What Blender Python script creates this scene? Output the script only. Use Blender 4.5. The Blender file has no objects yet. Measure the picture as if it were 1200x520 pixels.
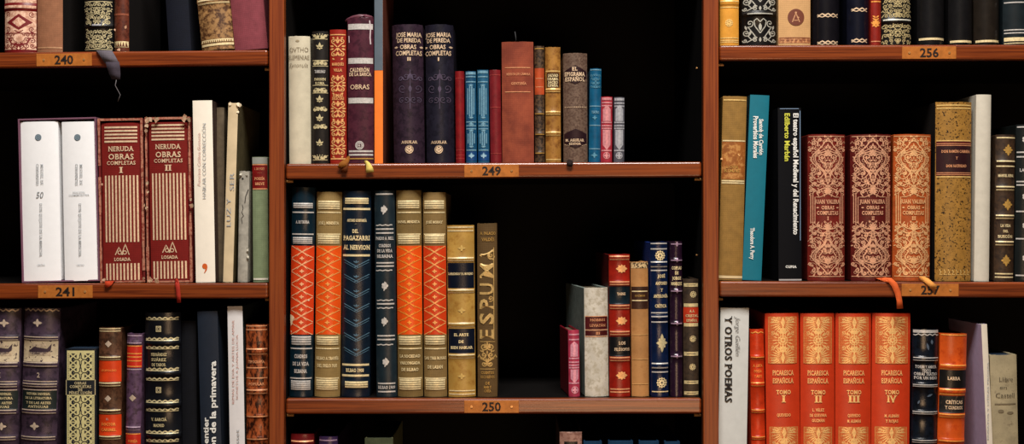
import bpy, bmesh, math, random
from mathutils import Matrix, Vector
R = math.radians
D = 1.60            # camera distance to the front plane of the bookcase, metres
ZC = 1.45           # camera height
MM = 0.001
scene = bpy.context.scene
col = scene.collection

# ------------------------------------------------------------------ materials
def _lin(c):
    return tuple(((v / 255) / 12.92 if v / 255 <= 0.04045 else ((v / 255 + 0.055) / 1.055) ** 2.4) for v in c)
MATS = {}
def mat(name, c, kind='leather', c2=None, rough=0.5, scale=None, amt=0.3, spec=0.4, metal=0.0, lo=0.45, hi=0.6, stretch=(1, 1, 1), bump=0.15, bscale=900, coat=0):
    if name in MATS: return MATS[name]
    m = bpy.data.materials.new(name); m.use_nodes = True
    nt = m.node_tree; N = nt.nodes; L = nt.links
    b = N['Principled BSDF']
    deep = 1.0 if name.startswith(('paper', 'foil', 'ink')) else 1.13
    lin = lambda q: tuple(v ** deep for v in _lin(q))
    c1 = lin(c)
    b.inputs['Roughness'].default_value = rough
    b.inputs['Specular IOR Level'].default_value = spec
    b.inputs['Metallic'].default_value = metal
    tc = N.new('ShaderNodeTexCoord'); oi = N.new('ShaderNodeObjectInfo')
    mp = N.new('ShaderNodeMapping'); mp.inputs['Scale'].default_value = stretch
    ad = N.new('ShaderNodeVectorMath'); ad.operation = 'ADD'
    L.new(tc.outputs['Object'], mp.inputs['Vector'])
    L.new(mp.outputs['Vector'], ad.inputs[0])
    L.new(oi.outputs['Random'], ad.inputs[1])
    V = ad.outputs[0]
    def noise(s, d=5, r=0.6):
        n = N.new('ShaderNodeTexNoise'); n.inputs['Scale'].default_value = s
        n.inputs['Detail'].default_value = d; n.inputs['Roughness'].default_value = r
        L.new(V, n.inputs['Vector']); return n.outputs['Fac']
    def ramp(fac, p0, p1, a, bb):
        r = N.new('ShaderNodeValToRGB'); r.color_ramp.elements[0].position = p0; r.color_ramp.elements[1].position = p1
        r.color_ramp.elements[0].color = (*a, 1); r.color_ramp.elements[1].color = (*bb, 1)
        L.new(fac, r.inputs['Fac']); return r.outputs['Color']
    dk = lambda c, f: tuple(min(1, v * f) for v in c)
    if c2 is None:
        out = ramp(noise(scale or 110), 0.3, 0.72, dk(c1, 1 - amt), dk(c1, 1 + amt * 0.6))
    else:
        base = ramp(noise((scale or 150) * 0.5), 0.3, 0.7, dk(c1, 1 - amt), dk(c1, 1 + amt * 0.5))
        f = ramp(noise(scale or 150, 6, 0.65), lo, hi, (0, 0, 0), (1, 1, 1))
        mx = N.new('ShaderNodeMix'); mx.data_type = 'RGBA'
        L.new(f, mx.inputs['Factor']); L.new(base, mx.inputs['A']); mx.inputs['B'].default_value = (*lin(c2), 1)
        out = mx.outputs['Result']
    if kind == 'cloth':
        w1 = N.new('ShaderNodeTexWave'); w1.bands_direction = 'X'; w1.inputs['Scale'].default_value = 180; w1.inputs['Distortion'].default_value = 3
        w2 = N.new('ShaderNodeTexWave'); w2.bands_direction = 'Z'; w2.inputs['Scale'].default_value = 180; w2.inputs['Distortion'].default_value = 3
        L.new(V, w1.inputs['Vector']); L.new(V, w2.inputs['Vector'])
        mu = N.new('ShaderNodeMath'); mu.operation = 'MULTIPLY'; L.new(w1.outputs['Fac'], mu.inputs[0]); L.new(w2.outputs['Fac'], mu.inputs[1])
        h = mu.outputs[0]
        mx2 = N.new('ShaderNodeMix'); mx2.data_type = 'RGBA'; mx2.blend_type = 'MULTIPLY'; mx2.inputs['Factor'].default_value = 0.35
        L.new(out, mx2.inputs['A']); L.new(ramp(h, 0, 0.5, (.55,) * 3, (1.0,) * 3), mx2.inputs['B']); out = mx2.outputs['Result']
    else:
        h = noise(bscale, 3)
    if kind == 'gilt':
        rr = ramp(noise(400), 0.35, 0.6, dk(c1, .72), c1); out = rr
    L.new(out, b.inputs['Base Color'])
    if bump:
        bp = N.new('ShaderNodeBump'); bp.inputs['Strength'].default_value = bump; bp.inputs['Distance'].default_value = 0.0006
        L.new(h, bp.inputs['Height']); L.new(bp.outputs['Normal'], b.inputs['Normal'])
    if coat: b.inputs['Coat Weight'].default_value = coat; b.inputs['Coat Roughness'].default_value = .16
    MATS[name] = m
    return m
def lea(c, **k): k.setdefault('rough', .42); return mat('leather_%d_%d_%d' % c, c, **k)
def mot(c, c2, **k): return mat('mottled_%d_%d_%d_' % c + '%d_%d_%d' % c2, c, c2=c2, **k)
def clo(c, **k): k.setdefault('rough', .8); k.setdefault('spec', .2); return mat('cloth_%d_%d_%d' % c, c, 'cloth', **k)
def pap(c, **k): k.setdefault('rough', .6); k.setdefault('amt', .06); k.setdefault('spec', .3); k.setdefault('bump', .03); return mat('paper_%d_%d_%d' % c, c, **k)
def gil(c, **k): k.setdefault('rough', .42); k.setdefault('metal', .25); return mat('foil_%d_%d_%d' % c, c, 'gilt', bump=.1, **k)
def ink_(c): return mat('ink_%d_%d_%d' % c, c, amt=.1, bump=0, rough=.55)

# ------------------------------------------------------------------ object helpers
def link(o): col.objects.link(o); return o
def obj(name, bm, m, parent=None):
    me = bpy.data.meshes.new(name); bm.to_mesh(me); bm.free()
    for x in (m if isinstance(m, (list, tuple)) else [m]): me.materials.append(x)
    o = link(bpy.data.objects.new(name, me))
    if parent: o.parent = parent
    return o
def box_bm(bm, x0, x1, y0, y1, z0, z1, bev=0, seg=1, mi=0):
    vs = [bm.verts.new((x, y, z)) for x in (x0, x1) for y in (y0, y1) for z in (z0, z1)]
    fs = [bm.faces.new([vs[i] for i in f]) for f in ((0, 1, 3, 2), (4, 6, 7, 5), (0, 4, 5, 1), (2, 3, 7, 6), (0, 2, 6, 4), (1, 5, 7, 3))]
    for f in fs: f.material_index = mi
    if bev:
        es = set(e for f in fs for e in f.edges)
        bmesh.ops.bevel(bm, geom=list(es), offset=bev, segments=seg, affect='EDGES', profile=.5)
def box(name, x0, x1, y0, y1, z0, z1, m, parent=None, bev=0, seg=1):
    bm = bmesh.new(); box_bm(bm, x0, x1, y0, y1, z0, z1, bev, seg); return obj(name, bm, m, parent)
def tag(o, label, cat, group=None):
    o['label'] = label; o['category'] = cat
    if group: o['group'] = group
    return o
def PX(x, r=0): return (x - 600) * MM * (D + r) / D
def PZ(y, r=0): return ZC + (260 - y) * MM * (D + r) / D

# ------------------------------------------------------------------ text outlines
_tc = {}
def text_mesh(s, bold=0.0, shear=0.0, serif=False):
    k = (s, bold, shear, serif)
    if k in _tc: return _tc[k]
    cu = bpy.data.curves.new('t', 'FONT'); cu.body = s; cu.size = 1; cu.offset = bold; cu.resolution_u = 2; cu.shear = shear
    if serif: cu.space_character = 1.12
    o = bpy.data.objects.new('t', cu); col.objects.link(o)
    bpy.context.view_layer.update()
    me = bpy.data.meshes.new_from_object(o)
    vs = [(v.co.x, v.co.y) for v in me.vertices]; fs = [tuple(p.vertices) for p in me.polygons]
    if serif:               # short feet at the ends of the upright strokes
        for Y, up in ((-bold, 1), (_capH + bold, -1)):
            iv = sorted(tuple(sorted((vs[a][0], vs[b][0]))) for a, b in (tuple(e.vertices) for e in me.edges) if abs(vs[a][1] - Y) < .006 and abs(vs[b][1] - Y) < .006)
            run = []
            for a, b in iv:
                if run and a <= run[-1][1] + 1e-4: run[-1][1] = max(run[-1][1], b)
                else: run.append([a, b])
            for a, b in run:
                if b - a < .02: continue
                n = len(vs); g = .07 if b - a < .25 else .02; h = .075 * up
                vs += [(a - g, Y), (b + g, Y), (b + g, Y + h), (a - g, Y + h)]; fs.append((n, n + 1, n + 2, n + 3))
    bpy.data.objects.remove(o); bpy.data.curves.remove(cu); bpy.data.meshes.remove(me)
    _tc[k] = (vs, fs); return vs, fs
_capH = max(v[1] for v in text_mesh('H')[0])

# ------------------------------------------------------------------ 2-D drawing, later wrapped round a spine
class Ink:
    def __init__(s): s.v = []; s.f = []; s.mx = None
    def add(s, vs, fs):
        n = len(s.v); s.v += vs; s.f += [tuple(i + n for i in f) for f in fs]
        if s.mx is not None:
            n = len(s.v); s.v += [(2 * s.mx - x, y) for x, y in vs]; s.f += [tuple(i + n for i in reversed(f)) for f in fs]
    def poly(s, pts, step=2.2):
        """filled outline, cut into narrow upright slices so that it can follow a round spine"""
        pts = list(pts); a, b = min(p[0] for p in pts), max(p[0] for p in pts); n = max(1, math.ceil((b - a) / step - .2))
        if n == 1: s.add(pts, [tuple(range(len(pts)))]); return
        def clip(P, X, sg):
            out = []
            for i in range(len(P)):
                p, q = P[i - 1], P[i]; dp, dq = sg * (p[0] - X), sg * (q[0] - X)
                if (dp >= 0) != (dq >= 0): t = dp / (dp - dq); out.append((X, p[1] + (q[1] - p[1]) * t))
                if dq >= 0: out.append(q)
            return out
        for k in range(n):
            P = clip(clip(pts, a + (b - a) * k / n, 1), a + (b - a) * (k + 1) / n, -1)
            if len(P) > 2: s.add(P, [tuple(range(len(P)))])
    def rect(s, x0, x1, y0, y1, step=2.5):
        n = max(1, int(abs(x1 - x0) / step)); m = max(1, int(abs(y1 - y0) / 4))
        vs = [(x0 + (x1 - x0) * i / n, y0 + (y1 - y0) * j / m) for j in range(m + 1) for i in range(n + 1)]
        s.add(vs, [(j * (n + 1) + i, j * (n + 1) + i + 1, (j + 1) * (n + 1) + i + 1, (j + 1) * (n + 1) + i) for j in range(m) for i in range(n)])
    def stroke(s, pts, w, w2=None):
        w2 = w if w2 is None else w2; vs = []; fine = [pts[0]]
        for p, q in zip(pts, pts[1:]):
            m = max(1, int(math.hypot(q[0] - p[0], q[1] - p[1]) / 2.6)) if abs(q[0] - p[0]) > 1.5 else 1
            fine += [(p[0] + (q[0] - p[0]) * j / m, p[1] + (q[1] - p[1]) * j / m) for j in range(1, m + 1)]
        pts = fine; n = len(pts)
        for i, (x, y) in enumerate(pts):
            a = pts[max(0, i - 1)]; b = pts[min(n - 1, i + 1)]
            dx, dy = b[0] - a[0], b[1] - a[1]; l = math.hypot(dx, dy) or 1
            h = (w + (w2 - w) * i / max(1, n - 1)) / 2
            vs += [(x - dy / l * h, y + dx / l * h), (x + dy / l * h, y - dx / l * h)]
        s.add(vs, [(2 * i, 2 * i + 1, 2 * i + 3, 2 * i + 2) for i in range(n - 1)])
    def disc(s, x, y, rx, ry=None, n=12, rot=0):
        ry = ry or rx; c, q = math.cos(rot), math.sin(rot); P = []
        for i in range(n):
            a = 2 * math.pi * i / n; X, Y = rx * math.cos(a), ry * math.sin(a); P.append((x + X * c - Y * q, y + X * q + Y * c))
        s.poly(P)
    def ring(s, x, y, r, w, n=16):
        s.stroke([(x + r * math.cos(2 * math.pi * i / n), y + r * math.sin(2 * math.pi * i / n)) for i in range(n + 1)], w)
    def leaf(s, x, y, l, w, ang):
        c, q = math.cos(ang), math.sin(ang)
        P = [(0, 0), (.3, .42), (.55, .5), (.8, .3), (1, 0), (.8, -.3), (.55, -.5), (.3, -.42)]
        s.poly([(x + a * l * c - b * w * q, y + a * l * q + b * w * c) for a, b in P])
    def spiral(s, x, y, r, a0, turns, w, tail=None):
        n = int(10 * abs(turns)) + 4; P = []
        if tail: P.append(tail)
        for i in range(n + 1):
            t = i / n; a = a0 + 2 * math.pi * turns * t; rr = r * (1 - .85 * t)
            P.append((x + rr * math.cos(a), y + rr * math.sin(a)))
        s.stroke(P, w, w * .8); s.disc(P[-1][0], P[-1][1], w * .8, n=6)
    def text(s, t, x, y, h, w, rot=0, bold=.0, shear=0.0, serif=None):
        if serif is None: serif = t.upper() == t and bold > 0
        vs, fs = text_mesh(t, bold, shear, serif)
        if not vs: return
        xs = [v[0] for v in vs]; a, b = min(xs), max(xs); k = h / _capH; kx = w / (b - a) if w else k
        out = []
        for vx, vy in vs:
            X = (vx - (a + b) / 2) * kx; Y = -(vy * k - h / 2)
            if rot == 1: X, Y = Y, -X          # reads upward
            elif rot == -1: X, Y = -Y, X       # reads downward
            out.append((x + X, y + Y))
        s.add(out, fs)

# ornaments, all in photograph pixels = millimetres
def fleuron(i, x, y, s):
    for k in range(4): i.leaf(x, y, s if k % 2 == 0 else s * .85, s * .55, k * math.pi / 2)
    for k in range(4): i.leaf(x, y, s * .5, s * .25, (k + .5) * math.pi / 2)
def diamond(i, x, y, w, h): i.poly([(x - w / 2, y), (x, y - h / 2), (x + w / 2, y), (x, y + h / 2)])
def lotus(i, x, y, s):
    i.poly([(x - s * .35, y - s * .1), (x, y - s * .9), (x + s * .35, y - s * .1), (x, y + s * .35)])
    for g in (1, -1):
        i.leaf(x + g * s * .1, y + s * .35, s * .95, s * .4, -math.pi / 2 + g * .95)
        i.leaf(x + g * s * .1, y + s * .55, s * .6, s * .3, -math.pi / 2 + g * 1.5)
    i.disc(x, y + s * .7, s * .18, n=6)
def filidiamond(i, x, y, w, h):
    for a, b in ((1, 0), (-1, 0), (0, 1), (0, -1)):
        i.leaf(x, y, (w if a else h) / 2, w * .28, math.atan2(b, a))
    for k in range(4):
        a = (k + .5) * math.pi / 2; i.leaf(x, y, w * .42, w * .2, a); i.disc(x + math.cos(a) * w * .3, y + math.sin(a) * h * .27, w * .09, n=6)
def rosette(i, x, y, r):
    i.ring(x, y, r * .92, r * .16)
    for k in range(8): i.leaf(x + .15 * r * math.cos(k * math.pi / 4), y + .15 * r * math.sin(k * math.pi / 4), r * .7, r * .38, k * math.pi / 4)
    for k in range(12): i.disc(x + r * math.cos(k * math.pi / 6), y + r * math.sin(k * math.pi / 6), r * .17, n=6)
def rose(i, x, y, s):
    for a in (0, 1.25, 2.5, 3.75, 5.0): i.disc(x + s * .5 * math.cos(a), y - s * .1 + s * .5 * math.sin(a), s * .4, n=8)
    i.disc(x, y - s * .1, s * .25, n=8); i.leaf(x, y + s * .4, s * .9, s * .4, math.pi / 2 + .3); i.leaf(x, y - s * .4, s * .8, s * .4, -math.pi / 2)
def wavy(i, x0, x1, y, a=1.0, w=1.3, rule=True):
    n = max(4, int((x1 - x0) / 1.6)); i.stroke([(x0 + (x1 - x0) * k / n, y + (a if k % 4 == 1 else -a if k % 4 == 3 else 0) * .8) for k in range(n + 1)], w)
    if rule: i.rect(x0, x1, y + a + .5, y + a + 1.2)
def multi(i, x0, x1, y0, y1, n, gap=.35):
    p = (y1 - y0) / n
    for k in range(n): i.rect(x0, x1, y0 + p * k, y0 + p * (k + 1) - p * gap)
def xlat(i, x0, x1, y0, y1, n, w=.8):
    c = (x0 + x1) / 2; hw = (x1 - x0) / 2; p = (y1 - y0) / n
    for k in range(n):
        m = y0 + p * (k + .5)
        for g in (1, -1):
            i.stroke([(c - g * hw, m - p * .46), (c, m), (c + g * hw, m + p * .46)], w)
            i.stroke([(c - g * hw * .5, m - p * .34), (c, m - .5), (c + g * hw * .5, m + p * .34)], w * .6)
def vlat(i, x0, x1, y0, y1, n, w=.6):
    c = (x0 + x1) / 2; hw = (x1 - x0) / 2; p = (y1 - y0) / n
    for k in range(n):
        m = y0 + p * (k + .6)
        for g in (1, -1):
            i.stroke([(c + g * hw * .9, m - p * .46), (c - g * hw * .12, m + p * .05)], w); i.stroke([(c + g * hw * .86, m - p * .28), (c, m + p * .14)], w * .6)
        i.leaf(c, m - p * .25, 4, 1.3, -.5); i.leaf(c, m - p * .25, 4, 1.3, math.pi + .5); i.leaf(c, m - p * .2, 4, 1.5, -math.pi / 2)
def filigree(i, x0, x1, y0, y1, pitch=6.0, w=.9, seed=1, leaf=.5, border=False):
    rnd = random.Random(seed); c = (x0 + x1) / 2; hw = (x1 - x0) / 2; old = i.mx; i.mx = c
    nx = max(1, round(hw / pitch)); ny = max(1, round((y1 - y0) / pitch)); px, py = hw / nx, (y1 - y0) / ny
    for a in range(nx):
        for b in range(ny):
            X = c + px * (a + .5) + rnd.uniform(-.1, .1) * px; Y = y0 + py * (b + .5) + rnd.uniform(-.1, .1) * py
            r = min(px, py) * .5; a0 = rnd.choice((0, 1, 2, 3)) * math.pi / 2 + rnd.uniform(-.4, .4); t = rnd.choice((-1.15, 1.15))
            i.spiral(X, Y, r, a0, t, w, (X + 1.7 * r * math.cos(a0 + .5), Y + 1.7 * r * math.sin(a0 + .5)))
            for q in range(2):
                if rnd.random() < leaf:
                    an = rnd.uniform(0, 6.3); i.leaf(X + r * .8 * math.cos(an), Y + r * .8 * math.sin(an), r * .9, r * .42, an + .6)
    for b in range(ny):
        Y = y0 + py * (b + .5)
        i.leaf(c, Y, py * .55, px * .2, -math.pi / 2); i.leaf(c + .2, Y, py * .45, px * .25, .5)
    i.mx = old
    if border:
        for Y in (y0, y1): i.rect(x0, x1, Y - .5, Y + .5)
def ogee(i, x0, x1, y0, y1, s=1):
    """one half of the big arabesque: a pointed double ogee filled with scrolls; s=-1 hangs it the other way up"""
    c = (x0 + x1) / 2; hw = (x1 - x0) / 2; h = y1 - y0
    Y = (lambda t: y0 + h * t) if s > 0 else (lambda t: y1 - h * t)
    P = lambda u, t: (c + u * hw, Y(t))
    def cur(pts, w):                # smooth polyline
        out = []
        for k in range(len(pts) - 1):
            p0, p1, p2, p3 = pts[max(0, k - 1)], pts[k], pts[k + 1], pts[min(len(pts) - 1, k + 2)]
            for q in range(6):
                t = q / 6; out.append(tuple(.5 * (2 * p1[d] + (p2[d] - p0[d]) * t + (2 * p0[d] - 5 * p1[d] + 4 * p2[d] - p3[d]) * t * t + (3 * p1[d] - p0[d] - 3 * p2[d] + p3[d]) * t ** 3) for d in (0, 1)))
        out.append(pts[-1]); i.stroke(out, w)
    filigree(i, x0 + 1, x1 - 1, y0, y1, 7.5, .55, 31, .3)
    old = i.mx; i.mx = c
    for o in (0, .1, .17):
        cur([P(.03, .02 + o * 1.2), P(.3 - o, .14 + o * .6), P(.78 - o, .30), P(.86 - o * 1.2, .40), P(.62 - o, .50), P(.25 - o * .6, .60), P(.10, .72), P(.02, .80)], 1.1 if o != .1 else .7)
    for o in (0, .09):
        cur([P(.0, .84 + o * .3), P(.35, .80 + o), P(.6, .84 + o), P(.97, .74 + o)], 1.0)
    cur([P(.08, .52), P(.3, .66), P(.62, .72), P(.95, .62)], .9)
    sg = s
    for (u, t, r, a, tr) in ((.72, .10, .17, 2.2, 1.3), (.42, .05, .11, .3, -1.1), (.92, .22, .12, 3.5, 1.1), (.30, .34, .20, 1.0, -1.25), (.52, .26, .10, 4.0, 1.0), (.80, .56, .17, 1.0, 1.3), (.50, .62, .12, 4.0, -1.2), (.90, .70, .1, 1.5, 1.1), (.36, .76, .11, 2.0, 1.1), (.70, .80, .11, .2, -1.1), (.88, .92, .12, 2.5, 1.1), (.5, .95, .11, 1.0, -1.1), (.16, .46, .09, 1.0, 1.0)):
        X, Z = P(u, t); rr = r * hw; i.spiral(X, Z, rr, a * sg, tr * sg, 1.25, (X + 1.8 * rr * math.cos((a + .6) * sg), Z + 1.8 * rr * math.sin((a + .6) * sg)))
        i.leaf(X + rr * math.cos((a + 2.4) * sg), Z + rr * math.sin((a + 2.4) * sg), rr * 1.1, rr * .5, (a + 2.9) * sg)
    i.mx = old
    X, Z = P(0, .27)
    for k in range(-3, 4): i.leaf(X, Z + sg * 3, 8 if k == 0 else 7 - abs(k), 2.4, -sg * math.pi / 2 + k * .5)
    X, Z = P(0, .92)
    for k in range(9): i.leaf(X, Z, 5.4, 1.9, k * 2 * math.pi / 9 - math.pi / 2)
    i.disc(X, Z, 1.5, n=8)
    X, Z = P(0, .60)
    for k in (-1, 0, 1): i.leaf(X, Z, 5, 1.8, -sg * math.pi / 2 + k * .8)
def lace_ground(i, x0, x1, y0, y1): i.rect(x0, x1, y0, y1)
def lace(i, x0, x1, y0, y1):
    """dense gilt panel: fine dots, ray-like leaves and a bright middle column"""
    c = (x0 + x1) / 2; m = (y0 + y1) / 2
    ny = int((y1 - y0) / 2.0); nx = int((x1 - x0) / 2.0)
    rnd = random.Random(5)
    for a in range(ny):
        for b in range(nx):
            X = x0 + (b + .5 + .25 * (a % 2)) * (x1 - x0) / nx; Y = y0 + (a + .5) * (y1 - y0) / ny
            q = .70 + .3 * rnd.random(); i.poly([(X - q, Y), (X, Y - q), (X + q, Y), (X, Y + q)])
    i.stroke([(x0, y0), (x1, y0), (x1, y1), (x0, y1), (x0, y0)], .8)
def lace_mid(i, x0, x1, y0, y1):
    c = (x0 + x1) / 2; h = y1 - y0; hw = (x1 - x0) / 2; n0 = len(i.v)
    Y = y0 + h * .5
    rosette(i, c, Y, 5.4)
    for k in range(16): i.leaf(c + 6 * math.cos(k * math.pi / 8), Y + 6 * math.sin(k * math.pi / 8), 6.5, 1.2, k * math.pi / 8)
    for g in (1, -1):
        for q in (-2.6, 2.6): fleuron(i, c + q, Y + g * 10, 3.6)
        fleuron(i, c, Y + g * 13, 4); diamond(i, c, Y + g * 8.4, 5, 5)
    for t in (.12, .88):
        Y = y0 + h * t; i.leaf(c, Y - 7, 14, 4.2, math.pi / 2); i.disc(c, Y, 2.6, n=10)
        for k in range(-4, 5):
            for g in (0, math.pi): i.leaf(c + (2 if g == 0 else -2), Y + k * 1.1, hw * .85 - abs(k), 1.3, g + (k * .22 if g == 0 else -k * .22))
    old = i.mx; i.mx = c
    for t in (.06, .94, .34, .66): i.spiral(c + hw * .72, y0 + h * t, 2.6, 1, 1.2, .8); i.spiral(c + hw * .45, y0 + h * (t + (.02 if t < .5 else -.02)), 2.2, 3, -1.2, .8)
    i.mx = old
    i.v[n0:] = [(x, min(y1, max(y0, y))) for x, y in i.v[n0:]]
def dot_leafscroll(i, x0, x1, y0, y1, seed=2):
    """bold symmetrical foliage, as on the small red binding"""
    c = (x0 + x1) / 2; hw = (x1 - x0) / 2; p = 11.0; n = max(1, round((y1 - y0) / p)); p = (y1 - y0) / n; old = i.mx; i.mx = c
    for k in range(n):
        Y = y0 + p * (k + .5); f = 1 if k % 2 else -1
        i.spiral(c + hw * .55, Y + f * p * .1, hw * .36, math.pi * (.5 + (k % 2)), 1.0 * f, 1.2, (c + .5, Y - f * p * .45))
        i.leaf(c + hw * .5, Y - f * p * .4, hw * .55, 2.2, .2 * f); i.leaf(c, Y, hw * .5, 2.2, f * .9); i.leaf(c + hw * .75, Y + f * p * .45, hw * .4, 2, 2.6)
    i.mx = old
    for k in range(n): i.disc(c, y0 + p * (k + .5), 1.5, n=8); i.leaf(c, y0 + p * k, 4.2, 2.2, math.pi / 2)
def tiles(i, x0, x1, y0, y1, p):
    """dark line work of a geometric tile pattern"""
    c = (x0 + x1) / 2; hw = (x1 - x0) / 2; n = max(1, round((y1 - y0) / p)); p = (y1 - y0) / n; old = i.mx; i.mx = c
    for k in range(n):
        Y = y0 + p * k
        i.stroke([(c + .1, Y), (c + .9, Y + p * .22)], 1.1); i.stroke([(c + .9, Y + p * .2), (c + .9, Y + p * .38), (c + 3.2, Y + p * .5), (c + .9, Y + p * .62), (c + .9, Y + p * .8), (c + .1, Y + p)], 1.0)
        i.stroke([(c + 3.4, Y + p * .5), (c + hw * .5, Y + p * .5)], .9); diamond(i, c + hw * .62, Y + p * .5, 3, 3)
        for sy in (0, 1):
            yy = Y + p * (.25 + .5 * sy)
            i.poly([(c + hw * .3, yy - p * .13), (c + hw * .48, yy), (c + hw * .3, yy + p * .13)]); i.poly([(c + hw * .86, yy - p * .13), (c + hw * .68, yy), (c + hw * .86, yy + p * .13)])
            i.poly([(c + hw * .42, yy - p * .2), (c + hw * .58, yy - p * .06), (c + hw * .74, yy - p * .2)]); i.poly([(c + hw * .42, yy + p * .2), (c + hw * .58, yy + p * .06), (c + hw * .74, yy + p * .2)])
        for q in range(8): i.disc(c + hw * .96, Y + p * (q + .5) / 8, .5, n=6)
    i.mx = old
def quatre(i, x0, x1, y0, y1, p):
    c = (x0 + x1) / 2; hw = (x1 - x0) / 2; n = max(1, round((y1 - y0) / p)); p = (y1 - y0) / n; old = i.mx; i.mx = c
    for k in range(n):
        Y = y0 + p * k
        i.stroke([(c + 1.2, Y + .5), (c + 1.2, Y + p * .3), (c + 3, Y + p * .5), (c + 1.2, Y + p * .7), (c + 1.2, Y + p - .5)], 1)
        i.stroke([(c + 3, Y + p * .5), (c + hw, Y + p * .5)], 1.0)
        for sy in (0, 1):
            yy = Y + p * (.25 + .5 * sy)
            for a in range(4): i.leaf(c + hw * .55, yy, hw * .42, 2.4, a * math.pi / 2 + .785)
            i.disc(c + hw * .55, yy, 1.2, n=6); i.leaf(c + hw * .98, yy - 2, 4, 1.6, math.pi / 2)
        i.stroke([(c + hw * .2, Y), (c + hw * .45, Y + p * .12), (c + hw * .8, Y)], 1.1)
    i.stroke([(x1, y0), (x1, y1)], 1.5)
    i.mx = old

# ------------------------------------------------------------------ shelves, as lines across the photograph
SHELF = {  # name: (x_left, y_top_left, x_right, y_top_right)
    'L0': (-174, 63.0, 313.5, 57.9), 'L1': (-174, 333.0, 314, 331.4), 'L2': (-174, 606, 314, 604),
    'M0': (334.5, 191.8, 822.5, 189.2), 'M1': (334.5, 467.2, 822.5, 466.8), 'M2': (334.5, 744, 822.5, 744),
    'R0': (843.5, 52.6, 1331, 51.6), 'R1': (843.5, 329.4, 1331, 331.0), 'R2': (843.5, 608, 1331, 609)}
def shelf_y(k, x):
    a, ya, b, yb = SHELF[k]; return ya + (yb - ya) * (x - a) / (b - a)

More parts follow.
